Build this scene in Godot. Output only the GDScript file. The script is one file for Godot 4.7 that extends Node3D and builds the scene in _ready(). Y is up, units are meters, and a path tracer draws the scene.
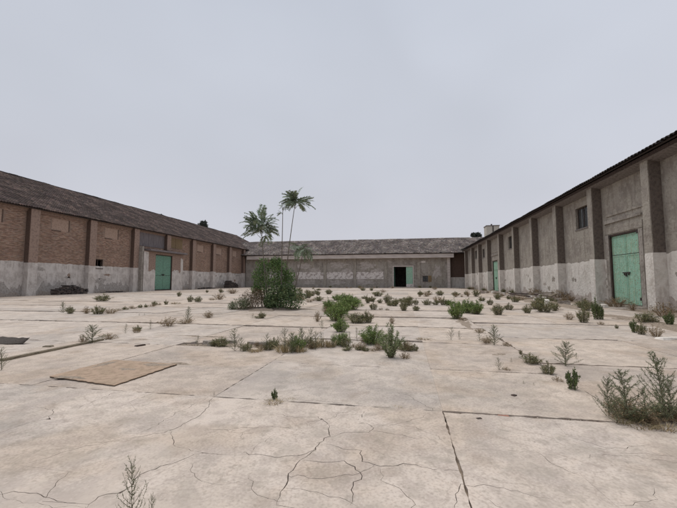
extends Node3D

var rng := RandomNumberGenerator.new()
var used := {}
var M := {}
var weed_meshes := {}

const WEEDS := {
	"feather": [[-6.28,-6.43,0.448,0.448],[-13.29,-12.17,0.514,0.316],[-5.63,-4.27,0.312,0.255],[-6.66,-7.74,0.241,0.121],[-6.54,-8.47,0.261,0.104],[-6.58,-10.15,0.552,0.307],[-9.48,-11.66,0.109,0.072],[-9.3,-11.69,0.109,0.072],[-5.03,-11.45,0.201,0.134],[-2.18,-9.47,0.24,0.186],[-3.04,-6.19,0.398,0.362],[-1.97,-6.2,0.423,0.317],[-1.9,-6.68,0.453,0.264],[-2.3,-6.42,0.257,0.147],[-4.05,-6.61,0.198,0.119],[-1.0,-7.63,0.294,0.105],[-1.11,-7.37,0.244,0.102],[0.96,-8.12,0.278,0.192],[1.15,-8.28,0.195,0.109],[1.54,-8.1,0.21,0.126],[1.74,-7.67,0.455,0.336],[1.31,-5.54,0.184,0.142],[1.62,-6.09,0.093,0.047],[2.36,-6.03,0.42,0.39],[1.52,-4.81,0.06,0.036],[2.71,-6.5,0.129,0.064],[1.43,-4.87,0.061,0.037],[7.37,-16.88,0.673,0.126],[1.86,-3.86,0.429,0.205],[1.97,-3.76,0.522,0.414],[2.27,-3.77,0.692,0.39],[2.11,-3.74,0.319,0.302],[2.37,-3.83,0.413,0.27],[1.84,-3.69,0.266,0.213],[-1.36,-1.69,0.351,0.15],[-1.44,-1.68,0.111,0.1],[-1.28,-1.7,0.2,0.07],[-2.09,-3.77,0.066,0.022],[-2.15,-6.35,0.398,0.29],[-1.75,-6.61,0.372,0.261],[-1.55,-6.75,0.302,0.189],[-2.95,-6.21,0.254,0.181],[-2.52,-6.38,0.294,0.22],[-1.63,-6.54,0.331,0.22],[-1.35,-6.79,0.265,0.189]],
	"dry": [[-6.46,-6.39,0.204,0.163],[-6.35,-6.91,0.152,0.304],[-11.99,-11.98,0.307,0.268],[-11.13,-12.14,0.23,0.384],[-11.87,-13.36,0.126,0.336],[-12.07,-14.39,0.18,0.315],[-12.24,-15.92,0.148,0.394],[-12.61,-16.93,0.156,0.261],[-12.28,-17.79,0.136,0.543],[-6.47,-9.1,0.277,0.444],[-6.39,-9.81,0.178,0.415],[-6.53,-11.33,0.271,0.372],[-6.45,-7.86,0.146,0.171],[-12.22,-22.4,0.468,0.669],[-12.36,-21.76,0.196,0.391],[-16.94,-33.81,0.501,1.204],[-2.69,-11.0,0.341,0.217],[-2.59,-6.36,0.147,0.184],[-3.07,-14.04,0.277,0.277],[-1.02,-15.86,0.13,0.174],[-0.75,-15.65,0.128,0.171],[-0.38,-10.9,0.237,0.178],[1.81,-12.1,0.127,0.254],[5.07,-30.93,0.489,0.326],[-0.02,-6.08,0.13,0.163],[-0.86,-7.54,0.166,0.166],[1.81,-9.46,0.123,0.246],[0.41,-8.02,0.064,0.342],[1.66,-7.88,0.163,0.244],[1.93,-7.59,0.097,0.156],[1.4,-5.55,0.071,0.099],[1.89,-5.09,0.076,0.127],[5.26,-13.02,0.261,0.293],[5.58,-11.75,0.116,0.174],[5.64,-9.52,0.251,0.297],[7.2,-12.29,0.178,0.237],[8.98,-14.67,0.493,0.705],[10.48,-27.2,0.686,0.961],[7.39,-25.37,0.326,0.912],[10.44,-31.91,0.733,0.978],[-6.72,-22.79,0.326,0.652],[-5.53,-20.84,0.237,0.415]],
	"shrub": [[-12.63,-11.86,0.307,0.268],[-11.41,-11.88,0.34,0.416],[-18.49,-19.5,0.435,0.869],[-11.97,-13.86,0.174,0.217],[-12.13,-14.97,0.186,0.233],[-12.07,-15.29,0.19,0.19],[-12.62,-16.55,0.256,0.256],[-12.5,-17.34,0.266,0.213],[-6.68,-8.17,0.152,0.203],[-18.13,-26.69,0.407,0.326],[-12.52,-19.56,0.415,0.356],[-12.05,-19.64,0.355,0.415],[-19.63,-36.38,0.435,0.543],[-21.12,-36.11,0.326,0.326],[-4.74,-11.5,0.234,0.368],[-2.05,-20.53,0.454,0.34],[-1.46,-10.96,0.303,0.667],[-1.11,-11.02,0.364,0.303],[-1.34,-15.8,0.348,0.304],[-1.38,-20.65,0.283,0.283],[-0.94,-20.73,0.51,0.453],[-0.47,-19.95,0.326,0.326],[-0.04,-15.53,0.421,0.379],[-0.05,-21.84,0.296,0.711],[0.42,-25.36,0.206,0.274],[0.58,-19.73,0.319,0.266],[0.46,-15.62,0.252,0.337],[1.14,-19.44,0.313,0.469],[1.6,-19.53,0.313,0.313],[1.96,-19.59,0.417,0.365],[3.02,-32.55,0.435,0.782],[4.39,-32.8,0.348,0.695],[5.71,-31.05,0.57,0.57],[4.72,-23.74,0.31,0.434],[4.37,-20.04,0.365,0.313],[6.29,-26.43,0.412,0.48],[3.44,-14.4,0.41,0.447],[1.31,-32.23,0.434,0.348],[1.95,-6.75,0.103,0.051],[1.89,-6.07,0.169,0.261],[1.91,-5.43,0.176,0.163],[5.61,-16.08,0.489,0.815],[5.8,-17.66,0.405,0.54],[6.21,-16.67,0.379,0.336],[4.78,-15.47,0.316,0.316],[5.34,-12.2,0.455,0.333],[5.54,-10.88,0.133,0.08],[5.52,-9.81,0.285,0.213],[7.02,-12.26,0.356,0.504],[6.42,-23.02,0.356,0.474],[4.45,-16.86,0.304,0.348],[-2.46,-6.39,0.184,0.22],[-2.82,-6.23,0.163,0.181],[-7.41,-30.64,0.435,0.435],[-3.48,-16.55,0.279,0.279]],
	"strawgrass": [[-2.12,-6.27,0.214,0.393],[-1.65,-6.83,0.23,0.422],[-1.42,-6.87,0.192,0.307],[-1.35,-3.65,0.072,0.228],[-1.21,-3.77,0.042,0.127],[1.91,-3.75,0.081,0.216],[2.0,-3.65,0.069,0.26],[2.18,-3.65,0.077,0.292],[-0.11,-3.73,0.04,0.179],[-0.01,-3.69,0.029,0.137],[-1.85,-6.31,0.178,0.321],[-2.64,-6.17,0.107,0.286]],
	"dark": [[-1.38,-3.77,0.139,0.075],[1.91,-4.72,0.279,0.14],[6.15,-13.19,0.652,0.293],[6.31,-13.21,0.521,0.228],[5.56,-10.14,0.344,0.172],[7.23,-11.6,0.416,0.25]],
	"green": [[-2.13,-11.38,0.541,0.604],[-2.39,-15.61,0.565,0.956],[-4.35,-23.23,0.391,0.522],[-3.49,-21.21,0.533,0.948],[-1.58,-9.01,0.351,0.326],[2.27,-19.65,0.313,0.417],[1.71,-12.68,0.635,0.501],[2.41,-15.04,0.514,0.474],[2.68,-14.66,0.498,0.537],[-1.25,-7.12,0.277,0.277],[-0.64,-7.34,0.361,0.421],[-1.93,-6.39,0.29,0.253],[-3.1,-14.97,0.505,0.589],[-2.34,-13.74,0.537,0.537],[-2.82,-19.52,0.489,0.652]],
	"vase": [[-0.24,-6.11,0.495,0.412]],
}
const CRACKS := [[[-0.73,-2.03],[-0.74,-2.11],[-0.75,-2.28],[-0.76,-2.44],[-0.73,-2.54],[-0.7,-2.64],[-0.66,-2.83],[-0.62,-2.96],[-0.68,-3.22]],[[-0.74,-2.17],[-0.64,-2.21],[-0.5,-2.18],[-0.4,-2.15],[-0.28,-2.1]],[[-0.73,-2.53],[-0.58,-2.54],[-0.44,-2.58],[-0.35,-2.52],[-0.3,-2.42],[-0.32,-2.25],[-0.32,-2.1]],[[-1.48,-2.5],[-1.35,-2.54],[-1.16,-2.57],[-0.93,-2.55],[-0.74,-2.61],[-0.64,-2.81]],[[-1.17,-2.56],[-1.12,-2.7],[-1.06,-2.92],[-0.96,-3.07]],[[-1.71,-2.86],[-1.56,-2.93],[-1.32,-3.01],[-1.15,-3.06],[-0.96,-3.07],[-0.84,-2.99]],[[-0.67,-2.82],[-0.51,-2.79],[-0.35,-2.76],[-0.31,-2.59],[-0.18,-2.57],[0.02,-2.61],[0.29,-2.61]],[[-0.86,-2.98],[-0.71,-3.12],[-0.68,-3.22],[-0.81,-3.37],[-1.01,-3.29],[-1.27,-3.37]],[[-0.63,-2.94],[-0.5,-3.06],[-0.3,-3.09],[-0.27,-3.2],[-0.35,-3.29],[-0.49,-3.27]],[[-1.32,-3.92],[-1.09,-3.79],[-0.76,-3.81],[-0.41,-3.64]],[[-0.18,-4.25],[-0.03,-4.21],[0.11,-4.01],[0.29,-3.67]],[[-0.31,-3.12],[-0.08,-3.1],[0.13,-3.06]],[[-0.68,-3.39],[-0.45,-3.35],[-0.35,-3.63],[-0.26,-3.72]],[[-1.74,-1.82],[-1.78,-1.92],[-1.68,-1.97],[-1.68,-2.06],[-1.72,-2.21],[-1.59,-2.38],[-1.49,-2.51]],[[-2.25,-2.57],[-2.23,-2.61],[-1.96,-2.82],[-1.91,-3.05],[-1.94,-3.38],[-2.1,-3.79]],[[-1.97,-2.83],[-1.77,-2.61],[-1.58,-2.53],[-1.23,-2.53]],[[-3.21,-3.14],[-3.21,-3.4],[-3.24,-3.69]],[[-3.3,-2.45],[-3.31,-2.61],[-3.32,-2.79],[-3.18,-2.85],[-3.41,-3.07],[-3.71,-3.11],[-3.74,-3.03]],[[-2.06,-1.82],[-2.1,-1.89],[-2.18,-2.06],[-2.2,-2.12]],[[-2.83,-3.39],[-2.79,-3.71]],[[-2.6,-2.13],[-2.53,-2.26],[-2.42,-2.46],[-2.25,-2.57]],[[-2.47,-1.85],[-2.4,-1.85],[-2.17,-1.87],[-2.01,-1.86],[-1.83,-1.84]],[[-2.1,-3.79],[-2.11,-3.6],[-2.16,-3.21],[-2.15,-2.82],[-2.22,-2.6]],[[0.21,-2.6],[0.35,-2.6]],[[0.23,-2.14],[0.33,-2.42],[0.51,-2.45],[0.72,-2.41],[0.84,-2.36]],[[0.93,-2.98],[1.0,-2.79],[1.12,-2.68]],[[1.29,-3.34],[1.49,-3.14],[1.84,-3.26]]]

# ---------------------------------------------------------------- helpers
func rf(a: float, b: float) -> float:
	return rng.randf_range(a, b)

func lin(r: float, g: float, b: float) -> Color:
	return Color(r / 255.0, g / 255.0, b / 255.0).srgb_to_linear()

func numbered(called: String) -> String:
	if not used.has(called):
		used[called] = 0
		return called
	used[called] += 1
	return "%s_%03d" % [called, used[called]]

func tag(o: Node, label: String, category: String, group := "") -> void:
	o.set_meta("label", label)
	o.set_meta("category", category)
	if group != "":
		o.set_meta("group", group)

func thing(called: String, label: String, category: String, at := Vector3.ZERO, group := "") -> Node3D:
	var o := Node3D.new()
	o.name = numbered(called)
	add_child(o)
	o.position = at
	tag(o, label, category, group)
	return o

func new_st() -> SurfaceTool:
	var st := SurfaceTool.new()
	st.begin(Mesh.PRIMITIVE_TRIANGLES)
	st.set_smooth_group(-1)
	return st

func obj(called: String, st: SurfaceTool, m: Material, parent: Node) -> MeshInstance3D:
	st.generate_normals()
	var o := MeshInstance3D.new()
	o.mesh = st.commit()
	o.material_override = m
	o.name = called
	parent.add_child(o, true)
	return o

func inst(called: String, mesh: Mesh, m: Material, parent: Node) -> MeshInstance3D:
	var o := MeshInstance3D.new()
	o.mesh = mesh
	o.material_override = m
	o.name = called
	parent.add_child(o, true)
	return o

func tri(st: SurfaceTool, a: Vector3, b: Vector3, c: Vector3) -> void:
	st.add_vertex(a)
	st.add_vertex(c)
	st.add_vertex(b)

# a b c d run anticlockwise seen from outside
func quad(st: SurfaceTool, a: Vector3, b: Vector3, c: Vector3, d: Vector3) -> void:
	tri(st, a, b, c)
	tri(st, a, c, d)

func hexa(st: SurfaceTool, p: Array) -> void:
	quad(st, p[0], p[1], p[2], p[3])
	quad(st, p[5], p[4], p[7], p[6])
	quad(st, p[4], p[0], p[3], p[7])
	quad(st, p[1], p[5], p[6], p[2])
	quad(st, p[3], p[2], p[6], p[7])
	quad(st, p[4], p[5], p[1], p[0])

func box(st: SurfaceTool, a: Vector3, b: Vector3, t := Transform3D.IDENTITY) -> void:
	var lo := Vector3(minf(a.x, b.x), minf(a.y, b.y), minf(a.z, b.z))
	var hi := Vector3(maxf(a.x, b.x), maxf(a.y, b.y), maxf(a.z, b.z))
	var p := [Vector3(lo.x, lo.y, hi.z), Vector3(hi.x, lo.y, hi.z), Vector3(hi.x, hi.y, hi.z), Vector3(lo.x, hi.y, hi.z),
		Vector3(lo.x, lo.y, lo.z), Vector3(hi.x, lo.y, lo.z), Vector3(hi.x, hi.y, lo.z), Vector3(lo.x, hi.y, lo.z)]
	for i in 8:
		p[i] = t * p[i]
	hexa(st, p)

# box in a wall's own axes: u along, v up, n out of the wall
func wbox(st: SurfaceTool, t: Transform3D, u0: float, u1: float, v0: float, v1: float, n0: float, n1: float) -> void:
	box(st, t * Vector3(u0, v0, n0), t * Vector3(u1, v1, n1))

func wall_grid(st: SurfaceTool, t: Transform3D, u0: float, u1: float, v0: float, v1: float, n0: float, n1: float, holes: Array) -> void:
	var us := [u0, u1]
	for hl in holes:
		for e in [hl[0], hl[1]]:
			if e > u0 and e < u1 and not us.has(e):
				us.append(e)
	us.sort()
	for i in us.size() - 1:
		var a: float = us[i]
		var b: float = us[i + 1]
		var mid := (a + b) * 0.5
		var cuts := []
		for hl in holes:
			if mid > hl[0] and mid < hl[1]:
				cuts.append([maxf(hl[2], v0), minf(hl[3], v1)])
		cuts.sort_custom(func(p, q): return p[0] < q[0])
		var y := v0
		for c in cuts:
			if c[0] > y + 0.001:
				wbox(st, t, a, b, y, c[0], n0, n1)
			y = maxf(y, c[1])
		if y < v1 - 0.001:
			wbox(st, t, a, b, y, v1, n0, n1)

# flat piece with any outline, in the axes of t (x, y in the plane, z out of it)
func plate(st: SurfaceTool, t: Transform3D, poly: PackedVector2Array, n0: float, n1: float, chamfer := 0.0) -> void:
	if Geometry2D.is_polygon_clockwise(poly):
		poly = poly.duplicate()
		poly.reverse()
	var flip := t.basis.determinant() < 0.0
	var idx := Geometry2D.triangulate_polygon(poly)
	for i in range(0, idx.size(), 3):
		var a := poly[idx[i]]
		var b := poly[idx[i + 1]]
		var c := poly[idx[i + 2]]
		var cr := (b - a).cross(c - a)
		var p := t * Vector3(a.x, a.y, n1)
		var q := t * Vector3(b.x, b.y, n1)
		var r := t * Vector3(c.x, c.y, n1)
		if (cr > 0.0) != flip:
			tri(st, p, q, r)
		else:
			tri(st, p, r, q)
	for i in poly.size():
		var a := poly[i]
		var b := poly[(i + 1) % poly.size()]
		var q0 := t * Vector3(a.x, a.y, n0)
		var q1 := t * Vector3(b.x, b.y, n0)
		var q2 := t * Vector3(b.x, b.y, n1)
		var q3 := t * Vector3(a.x, a.y, n1)
		if flip:
			quad(st, q1, q0, q3, q2)
		else:
			quad(st, q0, q1, q2, q3)

func tube(st: SurfaceTool, pts: Array, r0: float, r1: float, sides := 4) -> void:
	var n := pts.size()
	var rings := []
	for i in n:
		var d: Vector3 = (pts[mini(i + 1, n - 1)] - pts[maxi(i - 1, 0)]).normalized()
		var s := d.cross(Vector3(0.31, 0.2, 0.93)).normalized()
		var q := d.cross(s)
		var r := lerpf(r0, r1, float(i) / maxf(1.0, n - 1.0))
		var ring := []
		for k in sides:
			var a := TAU * k / sides
			ring.append(pts[i] + (s * cos(a) + q * sin(a)) * r)
		rings.append(ring)
	for i in n - 1:
		for k in sides:
			var k2 := (k + 1) % sides
			quad(st, rings[i][k], rings[i][k2], rings[i + 1][k2], rings[i + 1][k])
	for k in range(1, sides - 1):
		tri(st, rings[n - 1][0], rings[n - 1][k], rings[n - 1][k + 1])

# pointed leaf: base, two sides, tip
func leaf(st: SurfaceTool, at: Vector3, dir: Vector3, side: Vector3, ln: float, w: float, c: Color, bend := 0.0) -> void:
	var up := dir.cross(side).normalized()
	st.set_color(c)
	var m := at + dir * ln * 0.42 + up * bend * ln * 0.25
	var tip := at + dir * ln - up * bend * ln * 0.3
	var l := m - side * w * 0.5
	var r := m + side * w * 0.5
	st.add_vertex(at); st.add_vertex(r); st.add_vertex(l)
	st.add_vertex(l); st.add_vertex(r); st.add_vertex(tip)

func rdir() -> Vector3:
	var v := Vector3(rf(-1, 1), rf(-1, 1), rf(-1, 1))
	while v.length_squared() > 1.0 or v.length_squared() < 0.01:
		v = Vector3(rf(-1, 1), rf(-1, 1), rf(-1, 1))
	return v.normalized()

func vary(c: Color, amt: float) -> Color:
	var k := 1.0 + rf(-amt, amt)
	return Color(c.r * k * (1.0 + rf(-amt, amt) * 0.3), c.g * k, c.b * k * (1.0 + rf(-amt, amt) * 0.3))

# ---------------------------------------------------------------- textures
func noise(sd: int, freq: float, size: int, kind := FastNoiseLite.TYPE_SIMPLEX_SMOOTH, octaves := 4, sx := 1, sy := 1, ret := -1, warp := 0.0) -> PackedByteArray:
	var n := FastNoiseLite.new()
	n.seed = sd
	n.noise_type = kind
	n.frequency = freq
	n.fractal_octaves = octaves
	if octaves <= 1:
		n.fractal_type = FastNoiseLite.FRACTAL_NONE
	if ret >= 0:
		n.cellular_return_type = ret
	if warp > 0.0:
		n.domain_warp_enabled = true
		n.domain_warp_amplitude = warp
		n.domain_warp_frequency = freq * 1.7
	var im := n.get_seamless_image(size / sx, size / sy, false, false, 0.15, true)
	if sx > 1 or sy > 1:
		im.resize(size, size, Image.INTERPOLATE_CUBIC)
	im.convert(Image.FORMAT_L8)
	return im.get_data()

# layers: [noise bytes, colour (sRGB 0-255), from, to, share]
func paint(size: int, base: Color, layers: Array) -> ImageTexture:
	var px := size * size
	var r := PackedFloat32Array(); r.resize(px); r.fill(base.r)
	var g := PackedFloat32Array(); g.resize(px); g.fill(base.g)
	var b := PackedFloat32Array(); b.resize(px); b.fill(base.b)
	for L in layers:
		var nb: PackedByteArray = L[0]
		var c: Color = L[1]
		var lut := PackedFloat32Array()
		lut.resize(256)
		for i in 256:
			lut[i] = smoothstep(L[2], L[3], i / 255.0) * L[4]
			if L[2] > L[3]:
				lut[i] = (1.0 - smoothstep(L[3], L[2], i / 255.0)) * L[4]
		for i in px:
			var k := lut[nb[i]]
			if k > 0.0:
				r[i] += (c.r - r[i]) * k
				g[i] += (c.g - g[i]) * k
				b[i] += (c.b - b[i]) * k
	var out := PackedByteArray()
	out.resize(px * 3)
	for i in px:
		out[i * 3] = clampi(int(r[i]), 0, 255)
		out[i * 3 + 1] = clampi(int(g[i]), 0, 255)
		out[i * 3 + 2] = clampi(int(b[i]), 0, 255)
	var im := Image.create_from_data(size, size, false, Image.FORMAT_RGB8, out)
	return ImageTexture.create_from_image(im)

func relief(sd: int, freq: float, size: int, strength: float, octaves := 5) -> ImageTexture:
	var n := FastNoiseLite.new()
	n.seed = sd
	n.frequency = freq
	n.fractal_octaves = octaves
	var im := n.get_seamless_image(size, size)
	im.convert(Image.FORMAT_RGBA8)
	im.bump_map_to_normal_map(strength)
	return ImageTexture.create_from_image(im)

func K(r: float, g: float, b: float) -> Color:
	return Color(r, g, b)

func surface(t: Texture2D, period: float, rough: float, nrm: Texture2D = null, nscale := 1.0) -> StandardMaterial3D:
	var m := StandardMaterial3D.new()
	m.albedo_texture = t
	m.roughness = rough
	m.uv1_triplanar = true
	m.uv1_world_triplanar = true
	m.uv1_triplanar_sharpness = 4.0
	m.uv1_scale = Vector3.ONE / period
	if nrm:
		m.normal_enabled = true
		m.normal_texture = nrm
		m.normal_scale = nscale
	return m

func over(m: StandardMaterial3D, t: Texture2D, period: float) -> StandardMaterial3D:
	m.detail_enabled = true
	m.detail_albedo = t
	m.detail_blend_mode = BaseMaterial3D.BLEND_MODE_MUL
	m.detail_uv_layer = BaseMaterial3D.DETAIL_UV_2
	m.uv2_triplanar = true
	m.uv2_world_triplanar = true
	m.uv2_scale = Vector3.ONE / period
	return m

func plain(r: float, g: float, b: float, rough := 0.9) -> StandardMaterial3D:
	var m := StandardMaterial3D.new()
	m.albedo_color = Color(r / 255.0, g / 255.0, b / 255.0)
	m.roughness = rough
	return m

func tinted(rough := 0.9, back := 0.0) -> StandardMaterial3D:
	var m := StandardMaterial3D.new()
	m.vertex_color_use_as_albedo = true
	m.roughness = rough
	m.cull_mode = BaseMaterial3D.CULL_DISABLED
	if back > 0.0:
		m.backlight_enabled = true
		m.backlight = Color(back, back, back)
	return m

func make_materials() -> void:
	var S := 1024
	var big := noise(11, 0.004, S, FastNoiseLite.TYPE_SIMPLEX_SMOOTH, 5)
	var mid := noise(12, 0.014, S, FastNoiseLite.TYPE_SIMPLEX_SMOOTH, 5)
	var fine := noise(13, 0.12, S, FastNoiseLite.TYPE_SIMPLEX, 3)
	var spots := noise(14, 0.05, S, FastNoiseLite.TYPE_SIMPLEX_SMOOTH, 4)
	var crackle := noise(15, 0.006, S, FastNoiseLite.TYPE_CELLULAR, 1, 1, 1, FastNoiseLite.RETURN_DISTANCE2_SUB, 40.0)
	var streaks := noise(16, 0.012, S, FastNoiseLite.TYPE_SIMPLEX_SMOOTH, 4, 1, 4)
	var wide := noise(17, 0.02, S, FastNoiseLite.TYPE_SIMPLEX_SMOOTH, 4, 8, 1)
	var nrm := relief(21, 0.06, 512, 3.0)
	var rough_n := relief(22, 0.03, 512, 6.0)
	# concrete of the yard
	var ct := paint(S, K(187, 175, 164), [[big, K(199, 187, 177), 0.45, 0.75, 0.7], [big, K(167, 156, 149), 0.45, 0.15, 0.6],
		[mid, K(171, 159, 150), 0.52, 0.72, 0.55], [mid, K(200, 186, 174), 0.42, 0.25, 0.5], [spots, K(145, 135, 124), 0.66, 0.85, 0.4],
		[fine, K(156, 144, 135), 0.55, 0.9, 0.5], [fine, K(206, 196, 186), 0.4, 0.1, 0.45], [crackle, K(142, 129, 119), 0.016, 0.004, 0.3], [noise(18, 0.009, S, FastNoiseLite.TYPE_SIMPLEX_SMOOTH, 6), K(157, 148, 138), 0.6, 0.74, 0.3], [noise(19, 0.02, S, FastNoiseLite.TYPE_SIMPLEX_SMOOTH, 6, 1, 1, -1, 30.0), K(147, 138, 128), 0.68, 0.78, 0.3]])
	var patches := paint(512, K(255, 254, 252), [[noise(31, 0.012, 512), K(226, 227, 228), 0.5, 0.8, 0.7], [noise(32, 0.03, 512), K(238, 231, 222), 0.55, 0.8, 0.6],
		[noise(33, 0.05, 512), K(222, 216, 209), 0.68, 0.8, 0.45]])
	M.concrete = over(surface(ct, 4.3, 0.95, nrm, 0.5), patches, 23.0)
	M.slabs = [M.concrete]
	for c in [Color(0.975, 0.98, 0.985), Color(1.0, 0.992, 0.98), Color(0.965, 0.955, 0.945)]:
		var v: StandardMaterial3D = M.concrete.duplicate()
		v.albedo_color = c
		M.slabs.append(v)
	var dark_ct := paint(512, K(158, 148, 138), [[noise(41, 0.02, 512), K(128, 119, 110), 0.45, 0.75, 0.8], [noise(42, 0.15, 512), K(184, 174, 164), 0.5, 0.9, 0.5]])
	M.old_concrete = surface(dark_ct, 1.7, 0.95, rough_n, 0.8)
	# soil with dry litter
	var soil := paint(512, K(142, 128, 114), [[noise(51, 0.02, 512), K(118, 105, 92), 0.45, 0.75, 0.8], [noise(52, 0.15, 512), K(168, 154, 138), 0.5, 0.85, 0.7], [noise(53, 0.06, 512), K(106, 97, 82), 0.6, 0.8, 0.6]])
	M.soil = surface(soil, 1.1, 1.0, rough_n, 1.0)
	# grey cement render of the upper walls
	var gp := paint(S, K(160, 153, 142), [[big, K(141, 133, 125), 0.4, 0.75, 0.8], [streaks, K(128, 119, 110), 0.52, 0.8, 0.6], [mid, K(170, 164, 153), 0.55, 0.8, 0.6],
		[spots, K(110, 103, 95), 0.62, 0.85, 0.6], [fine, K(170, 163, 152), 0.5, 0.95, 0.35], [wide, K(134, 126, 117), 0.6, 0.85, 0.4]])
	M.render_grey = surface(gp, 6.3, 0.95, nrm, 0.6)
	# limewash of the lower walls
	var ww := paint(S, K(217, 211, 203), [[big, K(201, 196, 187), 0.45, 0.8, 0.8], [streaks, K(178, 169, 160), 0.55, 0.85, 0.6], [mid, K(221, 217, 209), 0.5, 0.8, 0.6],
		[spots, K(179, 171, 161), 0.68, 0.86, 0.4], [fine, K(186, 178, 170), 0.55, 0.95, 0.4]])
	M.limewash = surface(ww, 5.7, 0.95, nrm, 0.5)
	var lw := paint(S, K(206, 199, 193), [[big, K(182, 174, 168), 0.4, 0.75, 0.85], [streaks, K(156, 147, 140), 0.55, 0.9, 0.5], [mid, K(203, 197, 191), 0.5, 0.8, 0.6],
		[spots, K(150, 140, 131), 0.66, 0.86, 0.45], [fine, K(160, 150, 143), 0.55, 0.95, 0.4]])
	M.limewash_grey = surface(lw, 5.1, 0.95, nrm, 0.5)
	M.stain = surface(paint(512, K(186, 176, 167), [[noise(63, 0.025, 512), K(164, 153, 144), 0.4, 0.75, 0.8], [noise(64, 0.08, 512), K(150, 139, 130), 0.6, 0.8, 0.6]]), 2.9, 1.0, nrm, 0.6)
	M.stain_grey = surface(paint(512, K(172, 165, 159), [[noise(65, 0.025, 512), K(148, 141, 135), 0.4, 0.75, 0.8], [noise(66, 0.08, 512), K(134, 126, 120), 0.6, 0.8, 0.6]]), 2.9, 1.0, nrm, 0.6)
	# splashed dirt crust at the foot of the walls
	var dt := paint(512, K(164, 153, 144), [[noise(61, 0.03, 512), K(136, 126, 117), 0.45, 0.75, 0.8], [noise(62, 0.12, 512), K(184, 174, 165), 0.5, 0.9, 0.5]])
	M.dirt = surface(dt, 2.3, 1.0, rough_n, 0.7)
	# pier shafts, toned darker than the plates on their fronts
	var dp := paint(512, K(111, 101, 93), [[noise(71, 0.02, 512), K(92, 83, 77), 0.45, 0.75, 0.8], [noise(72, 0.1, 512), K(109, 98, 90), 0.5, 0.9, 0.5]])
	M.pier = surface(dp, 2.1, 0.95, rough_n, 0.7)
	M.brown_pier = surface(paint(512, K(100, 82, 72), [[noise(78, 0.02, 512), K(84, 69, 61), 0.45, 0.75, 0.8], [noise(79, 0.1, 512), K(122, 103, 92), 0.5, 0.9, 0.5]]), 2.1, 0.95, rough_n, 0.7)
	M.pale_infill = surface(paint(512, K(170, 146, 130), [[noise(178, 0.02, 512), K(150, 127, 112), 0.45, 0.75, 0.8]]), 2.1, 0.95)
	M.pale_render = surface(paint(512, K(178, 170, 164), [[noise(179, 0.02, 512), K(156, 147, 141), 0.4, 0.75, 0.8], [noise(180, 0.08, 512), K(144, 134, 128), 0.6, 0.85, 0.6]]), 6.0, 0.95)
	M.mortar = surface(paint(512, K(146, 127, 114), [[noise(73, 0.03, 512), K(124, 106, 94), 0.45, 0.75, 0.8], [noise(74, 0.12, 512), K(158, 138, 124), 0.5, 0.9, 0.5]]), 2.0, 1.0)
	M.red_render = surface(paint(512, K(150, 128, 115), [[noise(75, 0.02, 512), K(128, 108, 97), 0.45, 0.75, 0.8], [noise(76, 0.1, 512), K(154, 132, 120), 0.5, 0.9, 0.6]]), 2.7, 0.95, nrm, 0.6)
	# render of the end building
	var fp := paint(S, K(159, 152, 144), [[big, K(137, 130, 122), 0.42, 0.7, 0.85], [mid, K(168, 162, 152), 0.55, 0.75, 0.8], [streaks, K(126, 118, 111), 0.55, 0.9, 0.45], [spots, K(103, 92, 84), 0.62, 0.8, 0.6], [fine, K(164, 156, 147), 0.5, 0.95, 0.3]])
	M.render_end = surface(fp, 9.0, 0.95, nrm, 0.5)
	M.flaked_white = surface(paint(512, K(216, 209, 204), [[noise(81, 0.02, 512, FastNoiseLite.TYPE_SIMPLEX_SMOOTH, 5), K(156, 146, 140), 0.45, 0.75, 0.95], [noise(82, 0.06, 512), K(172, 162, 156), 0.5, 0.8, 0.6]]), 8.0, 0.95)
	M.cornice = surface(paint(512, K(200, 190, 183), [[noise(83, 0.03, 512, FastNoiseLite.TYPE_SIMPLEX_SMOOTH, 4, 8, 1), K(176, 166, 160), 0.45, 0.75, 0.7], [noise(84, 0.12, 512), K(186, 177, 170), 0.5, 0.9, 0.4]]), 5.0, 0.95)
	M.eave = surface(paint(512, K(128, 121, 118), [[noise(85, 0.03, 512), K(96, 89, 86), 0.45, 0.75, 0.8], [noise(86, 0.1, 512), K(146, 140, 136), 0.55, 0.9, 0.6]]), 2.6, 0.95)
	# green paint
	var ga := paint(512, K(146, 190, 168), [[noise(91, 0.012, 512), K(130, 176, 152), 0.45, 0.75, 0.8], [noise(92, 0.03, 512, FastNoiseLite.TYPE_SIMPLEX_SMOOTH, 4, 1, 8), K(158, 194, 166), 0.5, 0.8, 0.7], [noise(93, 0.05, 512), K(134, 112, 88), 0.6, 0.72, 0.75], [noise(193, 0.02, 512, FastNoiseLite.TYPE_SIMPLEX_SMOOTH, 4, 1, 8), K(156, 158, 128), 0.6, 0.95, 0.45], [noise(194, 0.02, 512), K(176, 204, 186), 0.6, 0.8, 0.7], [noise(94, 0.1, 512), K(144, 198, 172), 0.5, 0.9, 0.4]])
	M.green_pale = surface(ga, 2.4, 0.6)
	var gb := paint(512, K(102, 144, 126), [[noise(95, 0.015, 512), K(88, 130, 112), 0.45, 0.75, 0.8], [noise(96, 0.03, 512, FastNoiseLite.TYPE_SIMPLEX_SMOOTH, 4, 1, 8), K(110, 160, 136), 0.5, 0.8, 0.6], [noise(97, 0.05, 512), K(104, 90, 72), 0.62, 0.74, 0.75], [noise(197, 0.02, 512), K(122, 168, 146), 0.6, 0.8, 0.7]])
	M.green_deep = surface(gb, 2.4, 0.6)
	M.iron = plain(52, 44, 40, 0.7)
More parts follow.
